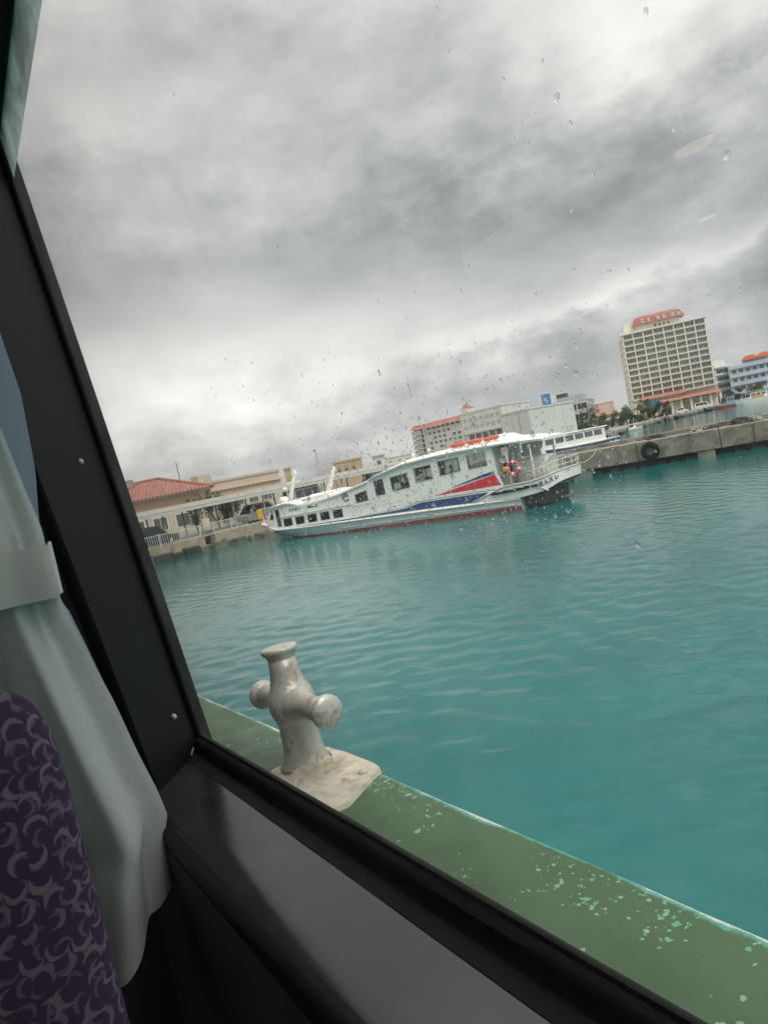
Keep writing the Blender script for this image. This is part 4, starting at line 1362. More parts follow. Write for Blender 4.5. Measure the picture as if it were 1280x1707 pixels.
# ------------------------------------------------------------------ ferry terminal with the red tiled roof
def terminal():
    p0, p1 = at(120,858,63), at(338,815,66)
    fr, w = site(p0, p1)
    ez = 4.72
    t_ = thing('ferry_terminal', 'cream terminal building with a hipped red tile roof behind the walkway', 'building', (0,0,GZ), fr)
    MB().box((0,0,GZ-.5),(w,12,ez-.05)).build('wall', CREAM, t_)
    MB().box((.8,-.05,3.55),(w-.4,-.001,ez-.30)).build('wall_band', PEACH, t_)
    MB().box((-.8,-.85,ez-.12),(w+.9,12.8,ez)).build('eaves', LGREY, t_)
    # tiled hip roof with raised rows of tiles
    x0, x1, y0, y1 = -1.0, w+1.05, -1.05, 13.0
    rz = 6.55
    ra, rb = Vector((x0+6.2,6,rz)), Vector((x1-5.0,6,rz))
    A, B, C_, D = Vector((x0,y0,ez)), Vector((x1,y0,ez)), Vector((x1,y1,ez)), Vector((x0,y1,ez))
    MB().add([A,B,C_,D,ra,rb], [(0,1,5,4),(1,2,5),(2,3,4,5),(3,0,4),(0,3,2,1)]).build('roof', TILE, t_)
    rows = MB()
    def ribs(e0, e1, r0, r1, step=.34):
        n = int((e1-e0).length/step)
        for k in range(1, n):
            p = e0.lerp(e1, k/n)
            d = (e1-e0).normalized()
            # follow the slope until the hip line
            L_ = (e1-e0).length
            s_ = k/n*L_
            l0, l1 = (r0-e0).dot(d), (r1-e0).dot(d)
            f = 1.0
            if s_ < l0:
                f = s_/l0
            elif s_ > l1:
                f = (L_-s_)/(L_-l1)
            up = (r0-e0) - d*(r0-e0).dot(d)
            q = p + up*f
            rows.tube([p+Vector((0,0,.05)), q+Vector((0,0,.05))], .075, 5, cap=False)
    ribs(A, B, ra, rb)
    ribs(B, C_, rb, rb)
    rows.build('tile_rows', TILE, t_, kind='stuff')
    for a, b in ((A,ra),(B,rb),(ra,rb)):
        MB().tube([a+Vector((0,0,.06)), b+Vector((0,0,.10))], .14, 7).build('ridge_tiles', TILE, t_)
    MB().box((x0+5.0,4.4,6.2),(x0+6.4,5.4,6.95)).build('roof_vent', GREYP, t_)
    for (fx, fy, h_) in ((x0+2.6,3,7.2),(x1-3.0,5.5,7.9)):
        MB().tube([(fx,fy,5.4),(fx,fy,h_)], .04, 5).build('aerial', DARK, t_)
    win_grid(t_, WINB, [w-11.2+k*2.05 for k in range(5)], [1.5], 1.35, 1.35, frame_m=WHITE)
    for k in range(5):
        MB().box((w-11.6+k*2.05-.1,-.12,GZ),(w-11.6+k*2.05+.16,-.002,3.5)).build('pilaster', CREAM, t_)
terminal()
def annex():
    t_, w, top = facade('harbour_office', 'long low beige building beyond the red tiled terminal', (352,842), (470,812), 78, 84, 8, 806, BGB)
    for z in (3.5, 4.3):
        MB().box((-.15,-.35,z),(w+.15,-.002,z+.16)).build('ledge', PEACH, t_)
    win_grid(t_, WINB, [1+k*1.9 for k in range(4)], [2.2], 1.3, .95)
    MB().box((.5,3,top+.28),(2.2,5,top+1.2)).build('stair_head', BGB, t_)
    t_, w, top = facade('rooftop_block', 'brown square concrete block rising above the walkway roof', (563,812), (609,803), 104, 104, 4, 772, BGBR)
    MB().box((-1.4,.6,1),(-.01,3.5,top-.55)).build('lower_wing', BGB, t_)
    win_grid(t_, WINB, [.5,1.6,2.7], [top-1.6], .5, .8, frame_m=BGBR)
    t_, w, top = facade('rooftop_tower', 'slim brown concrete tower behind the ferry mast', (483,830), (492,828), 96, 96, 1.2, 782, BGBR)
    t_, w, top = facade('small_house', 'small cream house with one dark window above the walkway', (629,800), (647,797), 118, 118, 5, 763, BGW)
    win_grid(t_, WINB, [.5], [top-1.35], .75, .9)
    MB().box((-.25,-.3,top+.281),(w+.3,5.2,top+.45)).build('roof_slab', BGB, t_)
    t_, w, top = facade('low_house', 'pale low house with an uneven roof right of the cream house', (649,797), (695,787), 120, 120, 5, 764, BGW)
    MB().box((1.2,.4,top+.28),(2.6,3,top+1.25)).build('stair_head', BGW, t_)
    MB().box((3.0,.5,top+.28),(3.9,2,top+.8)).build('roof_tank', LGREY, t_)
    win_grid(t_, WINB, [.4,2.0,3.4], [top-1.1], .7, .6)
annex()
def mid_hotel():
    # white hotel with a red tile crest
    p0, p1 = at(701,775,172), at(783,760,160)
    fr, w = site(p0, p1)
    top = at(701,716,172).z
    t_ = thing('hotel_block', 'white hotel with red roof edge rising behind the ferry', 'building', (0,0,GZ), fr)
    MB().box((0,0,0),(w,12,top)).build('wall', BGW, t_)
    nfl = 6
    fh = (top-3.0)/nfl
    for k in range(nfl+1):
        MB().box((-.1,-1.0 if k < nfl else -.25,3.0+k*fh-.12),(3.2,-.002,3.0+k*fh+.10)).build('balcony_slab', BGW, t_)
    for k in range(nfl):
        MB().box((0,-1.0,3.1+k*fh),(3.1,-.92,3.1+k*fh+.8)).build('balcony_front', BGG, t_)
        MB().box((.3,-.04,3.1+k*fh+.1),(2.6,-.003,3.1+k*fh+1.9)).build('balcony_door', WINB, t_)
    MB().box((3.3,-.45,0),(3.75,-.002,top)).build('pier', BGW, t_)
    win_grid(t_, WINB, [4.6+k*1.55 for k in range(int((w-5)/1.55))], [3.5+k*fh for k in range(nfl)], .95, fh*.55, jit=.12)
    for a, b in ((-.5,3.6),(4.2,w+.4)):
        mb = MB()
        mb.rings([[(a-.2,-.8,top+.02),(a,0.4,top+1.1),(a,1.4,top+.2)], [(b+.2,-.8,top+.02),(b,0.4,top+1.1),(b,1.4,top+.2)]])
        mb.build('tile_crest', TILE2, t_)
    MB().box((w-2.3,2.5,top),(w-.4,5,top+2.4)).build('roof_tower', BGW, t_)
    mb = MB()
    mb.lathe([(1.5,0),(1.2,.3),(.2,1.2),(.05,1.3)], (w-1.35,3.7,top+2.4), n=4).build('tower_roof', TILE2, t_)
    t_, w, top = facade('apartment_block', 'broad grey white flats with terrace right of the red crested hotel', (780,765), (849,752), 150, 142, 10, 690, BGW)
    MB().box((-.1,-.4,top-4.4),(w+.1,-.002,top-4.1)).build('ledge', LGREY, t_)
    MB().box((1.2,-.05,top-7.0),(w-.3,-.003,top-4.6)).build('painted_terrace_shade', WINB, t_)  # dark panel painted in as the shade inside the terrace
    for k in range(6):
        MB().box((1.4+k*(w-2)/5,-.3,top-8),(1.6+k*(w-2)/5,-.051,top-4.42)).build('column', BGW, t_)
    win_grid(t_, BGG, [.6+k*1.45 for k in range(int((w-.8)/1.45))], [top-3.4, top-1.8], .95, .8, d=.03, frame_m=BGW)
    t_, w, top = facade('blank_warehouse', 'plain white windowless block behind the ferry roof', (843,752), (891,744), 128, 122, 12, 692, BGW)
    MB().box((w*.62,-.03,2),(w*.66,-.002,top)).build('joint', BGG, t_)
    MB().tube([(w*.4,-.06,2),(w*.4,-.06,top-.3)], .05, 5).build('downpipe', LGREY, t_)
mid_hotel()
def right_blocks():
    t_, w, top = facade('office_block', 'stepped grey office block with verandas below the blue billboard', (905,725), (986,708), 196, 190, 12, 682, BGG)
    for k in range(3):
        z = top-.4-k*2.7
        MB().box((1.5,-1.1,z-.15),(w+.2,-.002,z+.12)).build('veranda_slab', BGW, t_)
        MB().box((2.0,-1.06,z-2.55),(w,-.98,z-1.75)).build('veranda_front', BGG, t_)
        MB().box((2.3,-.05,z-2.4),(w-.3,-.003,z-.35)).build('glazing', WINB, t_)
    for k in range(5):
        MB().box((2.0+k*(w-2.2)/4,-1.1,GZ),(2.25+k*(w-2.2)/4,-.95,top-.3)).build('column', BGW, t_)
    MB().box((3,2,top+.28),(w-1.5,9,top+2.0)).build('penthouse', BGG, t_)
    MB().box((4.5,3,top+2.0),(7.5,7,top+3.2)).build('plant_room', DARK, t_)
    # blue billboard on its own frame
    c = at(911,668,186)
    fr, bw = site(at(905,680,186), at(919,677,186))
    bt, bb = at(908,657,186).z, at(908,681,186).z
    b_ = thing('billboard', 'blue rooftop billboard beside the grey office block', 'billboard', (0,0,GZ), fr)
    MB().box((0,-.12,bb),(bw,.12,bt)).build('panel', BLUE, b_)
    MB().box((bw+.06,-.1,bb+1),(bw+1.6,.1,bt-.6)).build('side_panel', BGW, b_)
    for x in (.3, bw-.3):
        MB().tube([(x,.25,GZ),(x,.25,bt)], .12, 6).build('leg', GREYP, b_)
    for k, (x, z, r) in enumerate(((bw*.38,.62,.5),(bw*.55,.45,.4))):
        MB().lathe([(r,0),(r,.03)], (x,-.122,bb+(bt-bb)*z), (0,-1,0), 14).build('logo', LBLUE, b_)
    t_, w, top = facade('pink_house', 'plain pink house left of the tall hotel', (1003,716), (1029,711), 215, 215, 8, 673, BGP)
    t_, w, top = facade('orange_house', 'small orange house beside the pink house', (986,716), (1003,713), 205, 205, 6, 688, BGO)
    MB().box((-.3,-.4,top+.281),(w+.3,6.2,top+.6)).build('roof', TILE2, t_)
    win_grid(t_, WINB, [.5,1.8], [top-2.2], .8, 1.1)
    t_, w, top = facade('hotel_annex', 'low cream wing with red tile edge at the foot of the hotel', (1003,722), (1052,711), 200, 206, 8, 697, BGW)
    MB().box((-.3,-.6,top+.281),(w+.3,1.0,top+.75)).build('tile_edge', TILE2, t_)
    MB().box((.6,-.05,top-1.9),(w-.6,-.003,top-.9)).build('window_band', WINB, t_)
    for k in range(4):
        MB().box((.4+k*(w-1)/3,-.5,GZ),(.7+k*(w-1)/3,-.052,top-.8)).build('column', BGW, t_)
    for lab, a, b, Y, yt, m_ in (('small white shed between the grey office block and the orange house', (962,722), (978,719), 176, 704, BGW), ('low grey store behind the second white boat', (930,728), (952,724), 168, 712, BGG), ('tiny brown hut at the left of the low cream wing', (984,722), (996,720), 180, 709, BGBR)):
        q_, w, top = facade('shore_hut', lab, a, b, Y, Y, 5, yt, m_)
        win_grid(q_, WINB, [.4,w*.55], [top-1.3], .7, .7)
    # pale blue blocks at the right edge
    t_, w, top = facade('white_flats', 'white low flats between the hotel and the blue building', (1198,668), (1226,662), 246, 246, 10, 612, BGW)
    for k in range(4):
        MB().box((-.1,-.7,top-.3-k*2.6),(w,-.002,top-k*2.6)).build('ledge', BGLB, t_)
        MB().box((.6,-.05,top-2.2-k*2.6),(w-.5,-.003,top-.9-k*2.6)).build('window_band', WINB, t_)
    MB().box((1,3,top+.28),(w-.3,8,top+2.6)).build('penthouse', BGW, t_)
    t_, w, top = facade('blue_building', 'pale blue building with orange roof shade at the right edge', (1222,664), (1330,642), 240, 232, 12, 611, BGLB)
    for k in range(4):
        z = top-.1-k*2.9
        MB().box((-.1,-.9,z-.9),(w,-.002,z)).build('balcony_band', BGLB, t_)
        win_grid(t_, WINB, [.8+j*2.1 for j in range(int(w/2.1))], [z-2.5], 1.35, 1.3)
    MB().box((4.2,1,top+.28),(13,6,top+1.3)).build('penthouse', BGLB, t_)
    for k in range(2):
        mb = MB()
        x0 = 4.6+k*4.1
        mb.rings([[(x,-.4+0,top+1.3),(x,-.4,top+1.3+hh),(x,5,top+1.5+hh),(x,5,top+1.3)] for x, hh in ((x0,.5),(x0+1,1.3),(x0+3,1.5),(x0+4,.8))])
        mb.build('roof_shade', CORR, t_)
right_blocks()
def tall_hotel():
    p0, p1 = at(1056,690,232), at(1196,664,226)
    fr, w = site(p0, p1)
    z0, zt = 1.5, at(1040,558,232).z
    t_ = thing('tall_hotel', 'tall cream hotel with a grid of balconies and red sign roof', 'hotel', (0,0,z0), fr)
    dp = 6.0
    MB().box((0,0,z0-1),(w,dp,zt-.3)).build('wall', CREAM2, t_)
    nfl, nb = 11, 8
    zb = z0+6.2
    fh = (zt-.4-zb)/nfl
    bw = (w-.9)/nb
    s0 = None
    for k in range(nfl+1):
        if s0 is None:
            s0 = MB().box((.2,-1.5,z0),(w+.25,-.002,z0+.30)).build('balcony_slab', CREAM2, t_)
            s0.location = (0,0,zb-z0)
        else:
            rep(s0, t_, (0,0,zb-z0+k*fh))
    f0 = None
    for k in range(nb+1):
        if f0 is None:
            f0 = MB().box((.2,-1.46,zb),(.52,-.004,zt-.45)).build('partition', CREAM2, t_)
            x0_ = .2
        else:
            rep(f0, t_, (k*bw,0,0))
    # balcony fronts, glazed recesses and the room behind
    g0 = None
    for r_ in range(nfl):
        for c_ in range(nb):
            loc = (c_*bw, 0, r_*fh)
            if g0 is None:
                g0 = MB().box((.55,-.06,zb+.36),(.42+bw-.14,-.003,zb+fh-.35)).build('window', WINH, t_)
                c0 = MB().box((.62+bw*.40,-.09,zb+.36),(.62+bw*.40+.5,-.061,zb+fh-.4)).build('curtain', LGREY, t_)
                b0 = MB().box((.53,-1.40,zb+.36),(.42+bw-.22,-1.36,zb+.62)).build('balustrade', BALU, t_)
            else:
                rep(g0, t_, loc)
                rep(b0, t_, loc)
                if random.random() < .6:
                    rep(c0, t_, (loc[0]+random.uniform(-.9,.9), 0, loc[2]))
    # side balconies
    e0 = None
    for r_ in range(nfl):
        if e0 is None:
            e0 = MB().box((-.5,.8,zb+.3),(-.002,2.6,zb+1.0)).build('side_balcony', CREAM2, t_)
        else:
            rep(e0, t_, (0,0,r_*fh))
    MB().box((-.5,3.6,z0),(-.003,dp,zt-.6)).build('stair_tower', CREAM2, t_)
    MB().box((-.3,-1.7,zt-.38),(w+.35,.9,zt+.15)).build('cornice', CREAM2, t_)
    MB().box((w*.06,2,zt-.3),(w*.30,5.9,zt+3.6)).build('lift_house', CREAM2, t_)
    MB().box((w*.20,1.5,zt-.3),(w*.72,5.8,zt+2.0)).build('sign_storey', CREAM2, t_)
    for k in range(4):
        MB().box((w*.42+k*1.4,1.44,zt+.5),(w*.42+k*1.4+.6,1.499,zt+1.4)).build('sign_storey_window', WINB, t_)
    rf = MB()
    xa, xb = w*.17, w*.77
    rf.rings([[(xa-.4,.2,zt+2.0),(xa+.6,1.6,zt+4.4),(xa+2.6,3.8,zt+5.3),(xa+2.6,4.6,zt+5.3),(xa-.4,6.2,zt+2.0)],
              [(xb+.4,.2,zt+2.0),(xb-.8,1.6,zt+4.4),(xb-2.8,3.8,zt+5.3),(xb-2.8,4.6,zt+5.3),(xb+.4,6.2,zt+2.0)]])
    rf.build('sign_roof', TILE2, t_)
    rr = MB()
    for k in range(34):
        x = xa+.7+k*(xb-xa-1.8)/33
        rr.tube([(x,.25,zt+2.12),(x,1.55,zt+4.36)], .10, 4, cap=False)
    rr.build('tile_rows', TILE2, t_, kind='stuff')
    # pale roof letters, too worn to read at this distance: groups of strokes
    LT = mat('pale_roof_letter', (0.72,0.60,0.55), 0.7)
    rg = random.Random(2)
    for gx in (.26, .335, .45, .52, .62, .685):
        x = w*gx
        for s_ in range(3):
            z = zt+2.7+s_*.5
            y = .2+(z-zt-2.0)*.58-.24
            MB().box((x+rg.uniform(-.1,.2),y-.05,z-.13),(x+rg.uniform(.9,1.5),y+.05,z+.13)).build('roof_letter_stroke', LT, t_)
        MB().box((x+rg.uniform(.2,.8),.30,zt+2.6),(x+rg.uniform(.85,1.0),.42,zt+3.5)).build('roof_letter_stroke', LT, t_)
    # lower floors with tile skirts
    for (a, b, z, d) in ((0.10,.62,z0+6.3,2.6),(.30,1.0,z0+4.3,4.2)):
        mb = MB()
        mb.rings([[(w*a,-d-.9,z-.55),(w*a,-d,z+.30),(w*a,-.005,z+.75),(w*a,-.005,z-.55)], [(w*b,-d-.9,z-.55),(w*b,-d,z+.30),(w*b,-.005,z+.75),(w*b,-.005,z-.55)]])
        mb.build('tile_skirt', TILE, t_)
    MB().box((w*.18,-2.4,z0),(w*.58,-.006,z0+5.7)).build('podium', CREAM2, t_)
    MB().box((w*.60,-3.4,z0+2.9),(w*1.0,-.006,z0+3.4)).build('podium_slab', CREAM2, t_)
    for k in range(7):
        x = w*(.32+.68*k/6)
        MB().box((x-.35,-4.1,z0-.5),(x+.35,-3.5,z0+3.72)).build('column', CREAM2, t_)
    for k in range(5):
        MB().box((w*.22+k*2.0,-2.44,z0+3.4),(w*.22+k*2.0+1.2,-2.401,z0+5.0)).build('podium_window', WINB, t_)
    MB().box((w*.02,-2.2,z0),(w*.16,-.006,z0+5.0)).build('entrance_wing', CREAM2, t_)
    MB().box((w*.17,-3.1,z0+2.0),(w*.33,-2.9,z0+5.0)).build('blue_banner', BLUE, t_)
    MB().box((w*.18,-3.13,z0+2.2),(w*.32,-3.101,z0+3.3)).build('banner_print', LBLUE, t_)
CREAM2 = mat('hazed_cream_render', (0.78,0.745,0.66), 0.85, 0.05, 0.2, dirt=(0.66,0.61,0.52), dscale=0.25, dlo=0.55, dhi=0.85)  # cream lightened: distance haze put into the wall colour
WINH = mat('hazed_hotel_glass', (0.40,0.385,0.35), 0.35, 0.25, 0.5)  # panes lightened too, haze painted into the glass colour
BALU = mat('balcony_front_panel', (0.40,0.37,0.31), 0.7, 0.08, 0.5)
tall_hotel()
# ------------------------------------------------------------------ breakwater across the harbour mouth
BO, BD = Vector((14.103, 49.777)), Vector((0.8880, -0.4599))
BRK = frame((BO.x, BO.y, 0), (BD.x, BD.y, 0), (-BD.y, BD.x, 0), (0, 0, 1))
def breakwater():
    b = thing('breakwater', 'weathered concrete breakwater with dark undercut foot', 'breakwater', (0,0,0), BRK)
    rg = random.Random(9)
    a = -6.0
    while a < 26:
        ln = 5.2
        y0 = rg.uniform(-.02,.02)
        MB().bev((a,y0,.42),(a+ln-.03,3.2,1.75+rg.uniform(-.015,.015)),.05).build('concrete_block', CONC, b)
        a += ln
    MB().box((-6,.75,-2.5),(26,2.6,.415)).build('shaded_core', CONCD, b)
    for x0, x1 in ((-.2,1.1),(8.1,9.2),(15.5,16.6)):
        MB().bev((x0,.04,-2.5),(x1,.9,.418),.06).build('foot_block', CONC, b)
    a = 1.3
    while a < 24:
        if not (8.0 < a < 9.3 or 15.4 < a < 16.7):
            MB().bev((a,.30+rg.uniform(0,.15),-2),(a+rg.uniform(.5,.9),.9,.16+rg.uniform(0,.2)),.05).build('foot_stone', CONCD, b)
        a += 1.0
    MB().box((-6,2.2,1.76),(26,3.1,2.02)).build('back_kerb', CONC, b)
    MB().tube([(11.6,-.02,.5),(11.6,-.02,1.6)], .05, 6).build('iron_guide', mat('rust', (.16,.09,.05), .9, .3, 5), b)
    # tyre fender
    t_ = thing('tyre_fender', 'black truck tyre hung on the breakwater as a fender', 'tyre', (5.25,-.22,1.05), BRK)
    c = Vector((5.25,-.20,1.05))
    prof = [(r_*.84, h_*.9) for r_, h_ in ((.36,-.13),(.40,-.17),(.52,-.19),(.62,-.17),(.68,-.12),(.70,0),(.68,.12),(.62,.17),(.52,.19),(.40,.17),(.36,.13),(.34,.05),(.34,-.05))]
    n = 40
    rings = []
    for k in range(n+1):
        a = 2*math.pi*k/n
        d = Vector((math.cos(a),0,math.sin(a)))
        rings.append([c+d*r+Vector((0,h,0)) for r, h in prof])
    MB().rings(rings, cap=False).build('tyre_body', BLACKR, t_, smooth=40)
    l0 = None
    for k in range(26):
        a = 2*math.pi*k/26
        if l0 is None:
            l0 = MB().bev((-.045,-.14,.575),(.045,.14,.608),.01)
            l0.v = [tuple(Vector(p)+c) for p in l0.v]
            me0 = l0.v
        lug = MB()
        m_ = Matrix.Translation(c) @ Matrix.Rotation(a, 4, 'Y') @ Matrix.Translation(-c)
        lug.add([m_ @ Vector(p) for p in me0], l0.f)
        lug.build('tread_lug', BLACKR, t_)
    MB().tube([c+Vector((0,.1,.30)), c+Vector((0,.16,.71)), c+Vector((0,.6,.73))], .025, 6).build('chain', DARK, t_)
    # heaps of net and rope, and a stone, left on top
    def heap(name, label, x, y, L_, W_, H_, m_, seed, cat):
        mb = MB()
        r2 = np.random.default_rng(seed)
        for i in range(26):
            u, v = r2.normal(0,.33), r2.normal(0,.33)
            hh = H_*max(.12, 1-(u*u+v*v)*1.6)
            pts = []
            a0 = r2.random()*6.28
            for k in range(9):
                a = a0 + k*.7
                rr = .16+.10*r2.random()
                pts.append((x+u*L_+rr*math.cos(a)*L_*.9, y+v*W_+rr*math.sin(a)*W_*.9, 1.76+hh*(.35+.65*r2.random())))
            mb.tube(pts, .035+.02*r2.random(), 5)
        g = []
        n1, n2 = 18, 6
        for i in range(n2):
            f = i/(n2-1)
            g.append([(x+L_*.62*(1-f**2)*math.cos(2*math.pi*k/n1)*(1+.25*math.sin(3*k+seed)), y+W_*.62*(1-f**2)*math.sin(2*math.pi*k/n1), 1.755+H_*.72*f*(1+.15*math.sin(2*k+seed))) for k in range(n1)])
        mb.rings(g)
        return solo(mb, name, m_, label, cat, (x,y,1.755), BRK, smooth=60)
    NET = mat('dark_net', (0.06,0.06,0.055), .95, .4, 6)
    NETG = mat('pale_net', (0.30,0.30,0.27), .95, .3, 6)
    heap('net_heap', 'low dark heap of net on the breakwater left of the pale heap', 5.6, 1.3, .75, .6, .28, NET, 1, 'net')
    heap('rope_heap', 'pale heap of rope and net in the middle of the breakwater top', 8.3, 1.4, .62, .6, .42, NETG, 2, 'rope')
    heap('net_heap', 'flat dark sheet of net close to the pale rope heap', 9.2, 1.6, .55, .5, .16, NET, 5, 'net')
    heap('net_heap', 'largest dark mound of net on top of the breakwater', 10.9, 1.4, 1.0, .8, .42, NET, 3, 'net')
    heap('rope_heap', 'small pale coil at the right end of the dark net mound', 11.9, 1.2, .4, .4, .24, NETG, 4, 'rope')
    heap('net_heap', 'thin dark line of net near the right end of the breakwater', 14.0, 1.5, 1.1, .5, .16, NET, 6, 'net')
    MB2 = MB().lathe([(.12,0),(.11,.05),(.10,.9),(.12,.95),(.02,1.0)], (16.6,2.6,2.02), n=10)
    solo(MB2, 'mooring_post', mat('rusty_post', (.17,.12,.08), .9, .3, 4), 'rusty upright post on the breakwater at the right edge', 'post', (16.6,2.6,2.02), BRK, smooth=40)
breakwater()
# ------------------------------------------------------------------ plants
LEAF = [mat('leaf_%s' % n, c, 0.6, 0.35, 2.5) for n, c in (('dark', (0.040,0.068,0.030)), ('mid', (0.065,0.100,0.042)), ('olive', (0.10,0.12,0.055)))]
BARK = mat('bark', (0.12,0.095,0.07), 0.9, 0.2, 4)
def tree(name, label, base, rx, rz, trunk, n, m_, seed, fr=WORLD, cat='tree', group=None):
    rg = np.random.default_rng(seed)
    x, y, z = base
    t_ = thing(name, label, cat, base, fr, group)
    tk = MB()
    tk.tube([(x,y,z-.2),(x+.05*rx,y,z+trunk*.5),(x,y,z+trunk),(x+.1*rx,y,z+trunk+rz*.9)], [.09*rx+.03,.07*rx+.02,.06*rx+.02,.015], 6)
    for k in range(5):
        a = k*1.26+seed
        tk.tube([(x,y,z+trunk*.85),(x+.35*rx*math.cos(a),y+.35*rx*math.sin(a),z+trunk+rz*.5),(x+.65*rx*math.cos(a),y+.65*rx*math.sin(a),z+trunk+rz*(.6+.3*math.sin(k)))], [.04*rx,.025*rx,.01*rx], 5)
    tk.build('trunk', BARK, t_, smooth=True)
    lumps = [(rg.normal(0,.45)*rx, rg.normal(0,.45)*rx, rz*(.55+rg.normal(0,.40)), rg.uniform(.28,.5)) for _ in range(9)]
    P = []
    for lx, ly, lz, lr in lumps:
        d = rg.normal(size=(n//9,3))
        d /= np.linalg.norm(d, axis=1)[:,None]
        r_ = rg.random(n//9)**.45
        P.append(np.stack([lx+d[:,0]*r_*lr*rx, ly+d[:,1]*r_*lr*rx, lz+d[:,2]*r_*lr*rz*1.1], -1))
    P = np.concatenate(P)
    s_ = .065*rx*(.6+.8*rg.random(len(P)))
    a = rg.normal(size=(len(P),3)); a /= np.linalg.norm(a,axis=1)[:,None]
    b = rg.normal(size=(len(P),3)); b -= a*(a*b).sum(1)[:,None]; b /= np.linalg.norm(b,axis=1)[:,None]
    C0 = P + np.array([x,y,z+trunk+.05*rz])
    V = np.stack([C0-a*s_[:,None], C0+b*s_[:,None]*.5, C0+a*s_[:,None], C0-b*s_[:,None]*.5], 1).reshape(-1,3)
    mb = MB()
    mb.v = [tuple(p) for p in V]
    mb.f = [(4*i,4*i+1,4*i+2,4*i+3) for i in range(len(P))]
    mb.build('crown', m_, t_, fix=False)
def palm(label, base, h, L_, m_, seed, group=None):
    rg = random.Random(seed)
    x, y, z = base
    t_ = thing('palm_tree', label, 'palm', base, WORLD, group)
    lean = rg.uniform(-.06,.06)*h
    MB().tube([(x,y,z-.3),(x+lean*.3,y,z+h*.5),(x+lean,y,z+h)], [.20,.15,.12], 7).build('trunk', BARK, t_, smooth=True)
    mb = MB()
    for k in range(15):
        a, e = k*.42*6.28+rg.random(), rg.uniform(-.1,.9)
        d = Vector((math.cos(a),math.sin(a),0))
        pts = [Vector((x+lean,y,z+h)) + d*L_*s_*math.cos(e*.6) + Vector((0,0,L_*(e*s_-1.15*s_*s_))) for s_ in (0,.25,.5,.75,1)]
        sd = Vector((-d.y,d.x,0))
        for i in range(4):
            for q in range(3):
                c = pts[i].lerp(pts[i+1], q/3)
                ln = L_*.34*(1-.5*(i+q/3)/4)
                for sg in (-1,1):
                    tip = c + sd*sg*ln + d*ln*.5 - Vector((0,0,ln*.45))
                    c2 = c + d*L_*.055
                    mb.add([c, c2, tip], [(0,1,2)])
    mb.build('crown', m_, t_, fix=False)
def plants():
    g = 'trees at the foot of the tall hotel'
    for i, (px, py, Y, rx, rz, tr, k, lab) in enumerate((
        (1036,722,192,3.2,3.6,.8,1,'bushy green tree at the left end of the hotel hedge'),
        (1056,716,196,3.4,4.0,.8,0,'dark bushy tree second from left before the hotel'),
        (1074,710,198,3.0,3.4,.8,2,'olive bush in the middle of the hotel hedge'),
        (1092,706,202,3.2,4.2,1.0,1,'rounded green tree right of the olive hotel bush'),
        (1112,702,204,2.2,3.0,1.2,0,'small dark tree beside the hotel entrance columns'),
        (1206,673,238,3.0,3.2,.8,1,'green bush between the hotel and the pale blue building'),
        (1222,668,236,3.2,3.0,.6,0,'dark green bush in front of the white flats'),
        (1262,655,232,3.6,4.2,1.0,2,'olive tree in front of the pale blue building'))):
        p = at(px, py, Y)
        tree('shore_tree', lab, (p.x,p.y,GZ), rx*.85, rz*.72, tr*.8, 3000, LEAF[k], 20+i, group=g)
    for i, (px, py, Y, h, L_, lab) in enumerate(((1046,712,190,4.4,2.4,'palm standing over the left end of the hotel hedge'),(1066,708,194,4.8,2.6,'tall palm in the middle of the hotel hedge'),(1100,702,200,4.6,2.4,'palm near the hotel entrance columns'))):
        p = at(px, py, Y)
        palm(lab, (p.x,p.y,GZ), h*.8, L_*.8, LEAF[1], 3+i)
    for i, (px, py, Y, rx, rz, k, lab) in enumerate((
        (905,730,140,2.6,2.6,1,'leftmost tree behind the second white boat'),
        (922,727,142,2.8,2.4,2,'olive tree below the blue billboard'),
        (941,723,146,3.0,2.8,0,'dark tree in front of the grey office block'),
        (960,719,150,3.0,2.6,1,'green tree at the right corner of the grey office block'),
        (980,716,154,2.6,3.0,0,'dark tree before the orange house'),
        (1000,717,158,2.4,2.2,2,'low olive bush before the low cream wing'))):
        p = at(px, py, Y)
        tree('quayside_tree', lab, (p.x,p.y,GZ), rx, rz, .5, 2600, LEAF[k], 50+i, group='trees behind the second white boat')
    for i, (t, n, rx, rz, k, lab) in enumerate(((10.6,6.6,1.3,1.9,0,'dark shrub under the walkway right of the terminal'),(12.6,7.0,1.2,1.5,1,'green shrub under the walkway by the beige building'),(8.9,7.2,1.0,2.0,0,'dark shrub against the terminal corner'))):
        tree('garden_shrub', lab, (t,n,GZ), rx, rz, .4, 2200, LEAF[k], 70+i, fr=QUAY, cat='shrub')
plants()
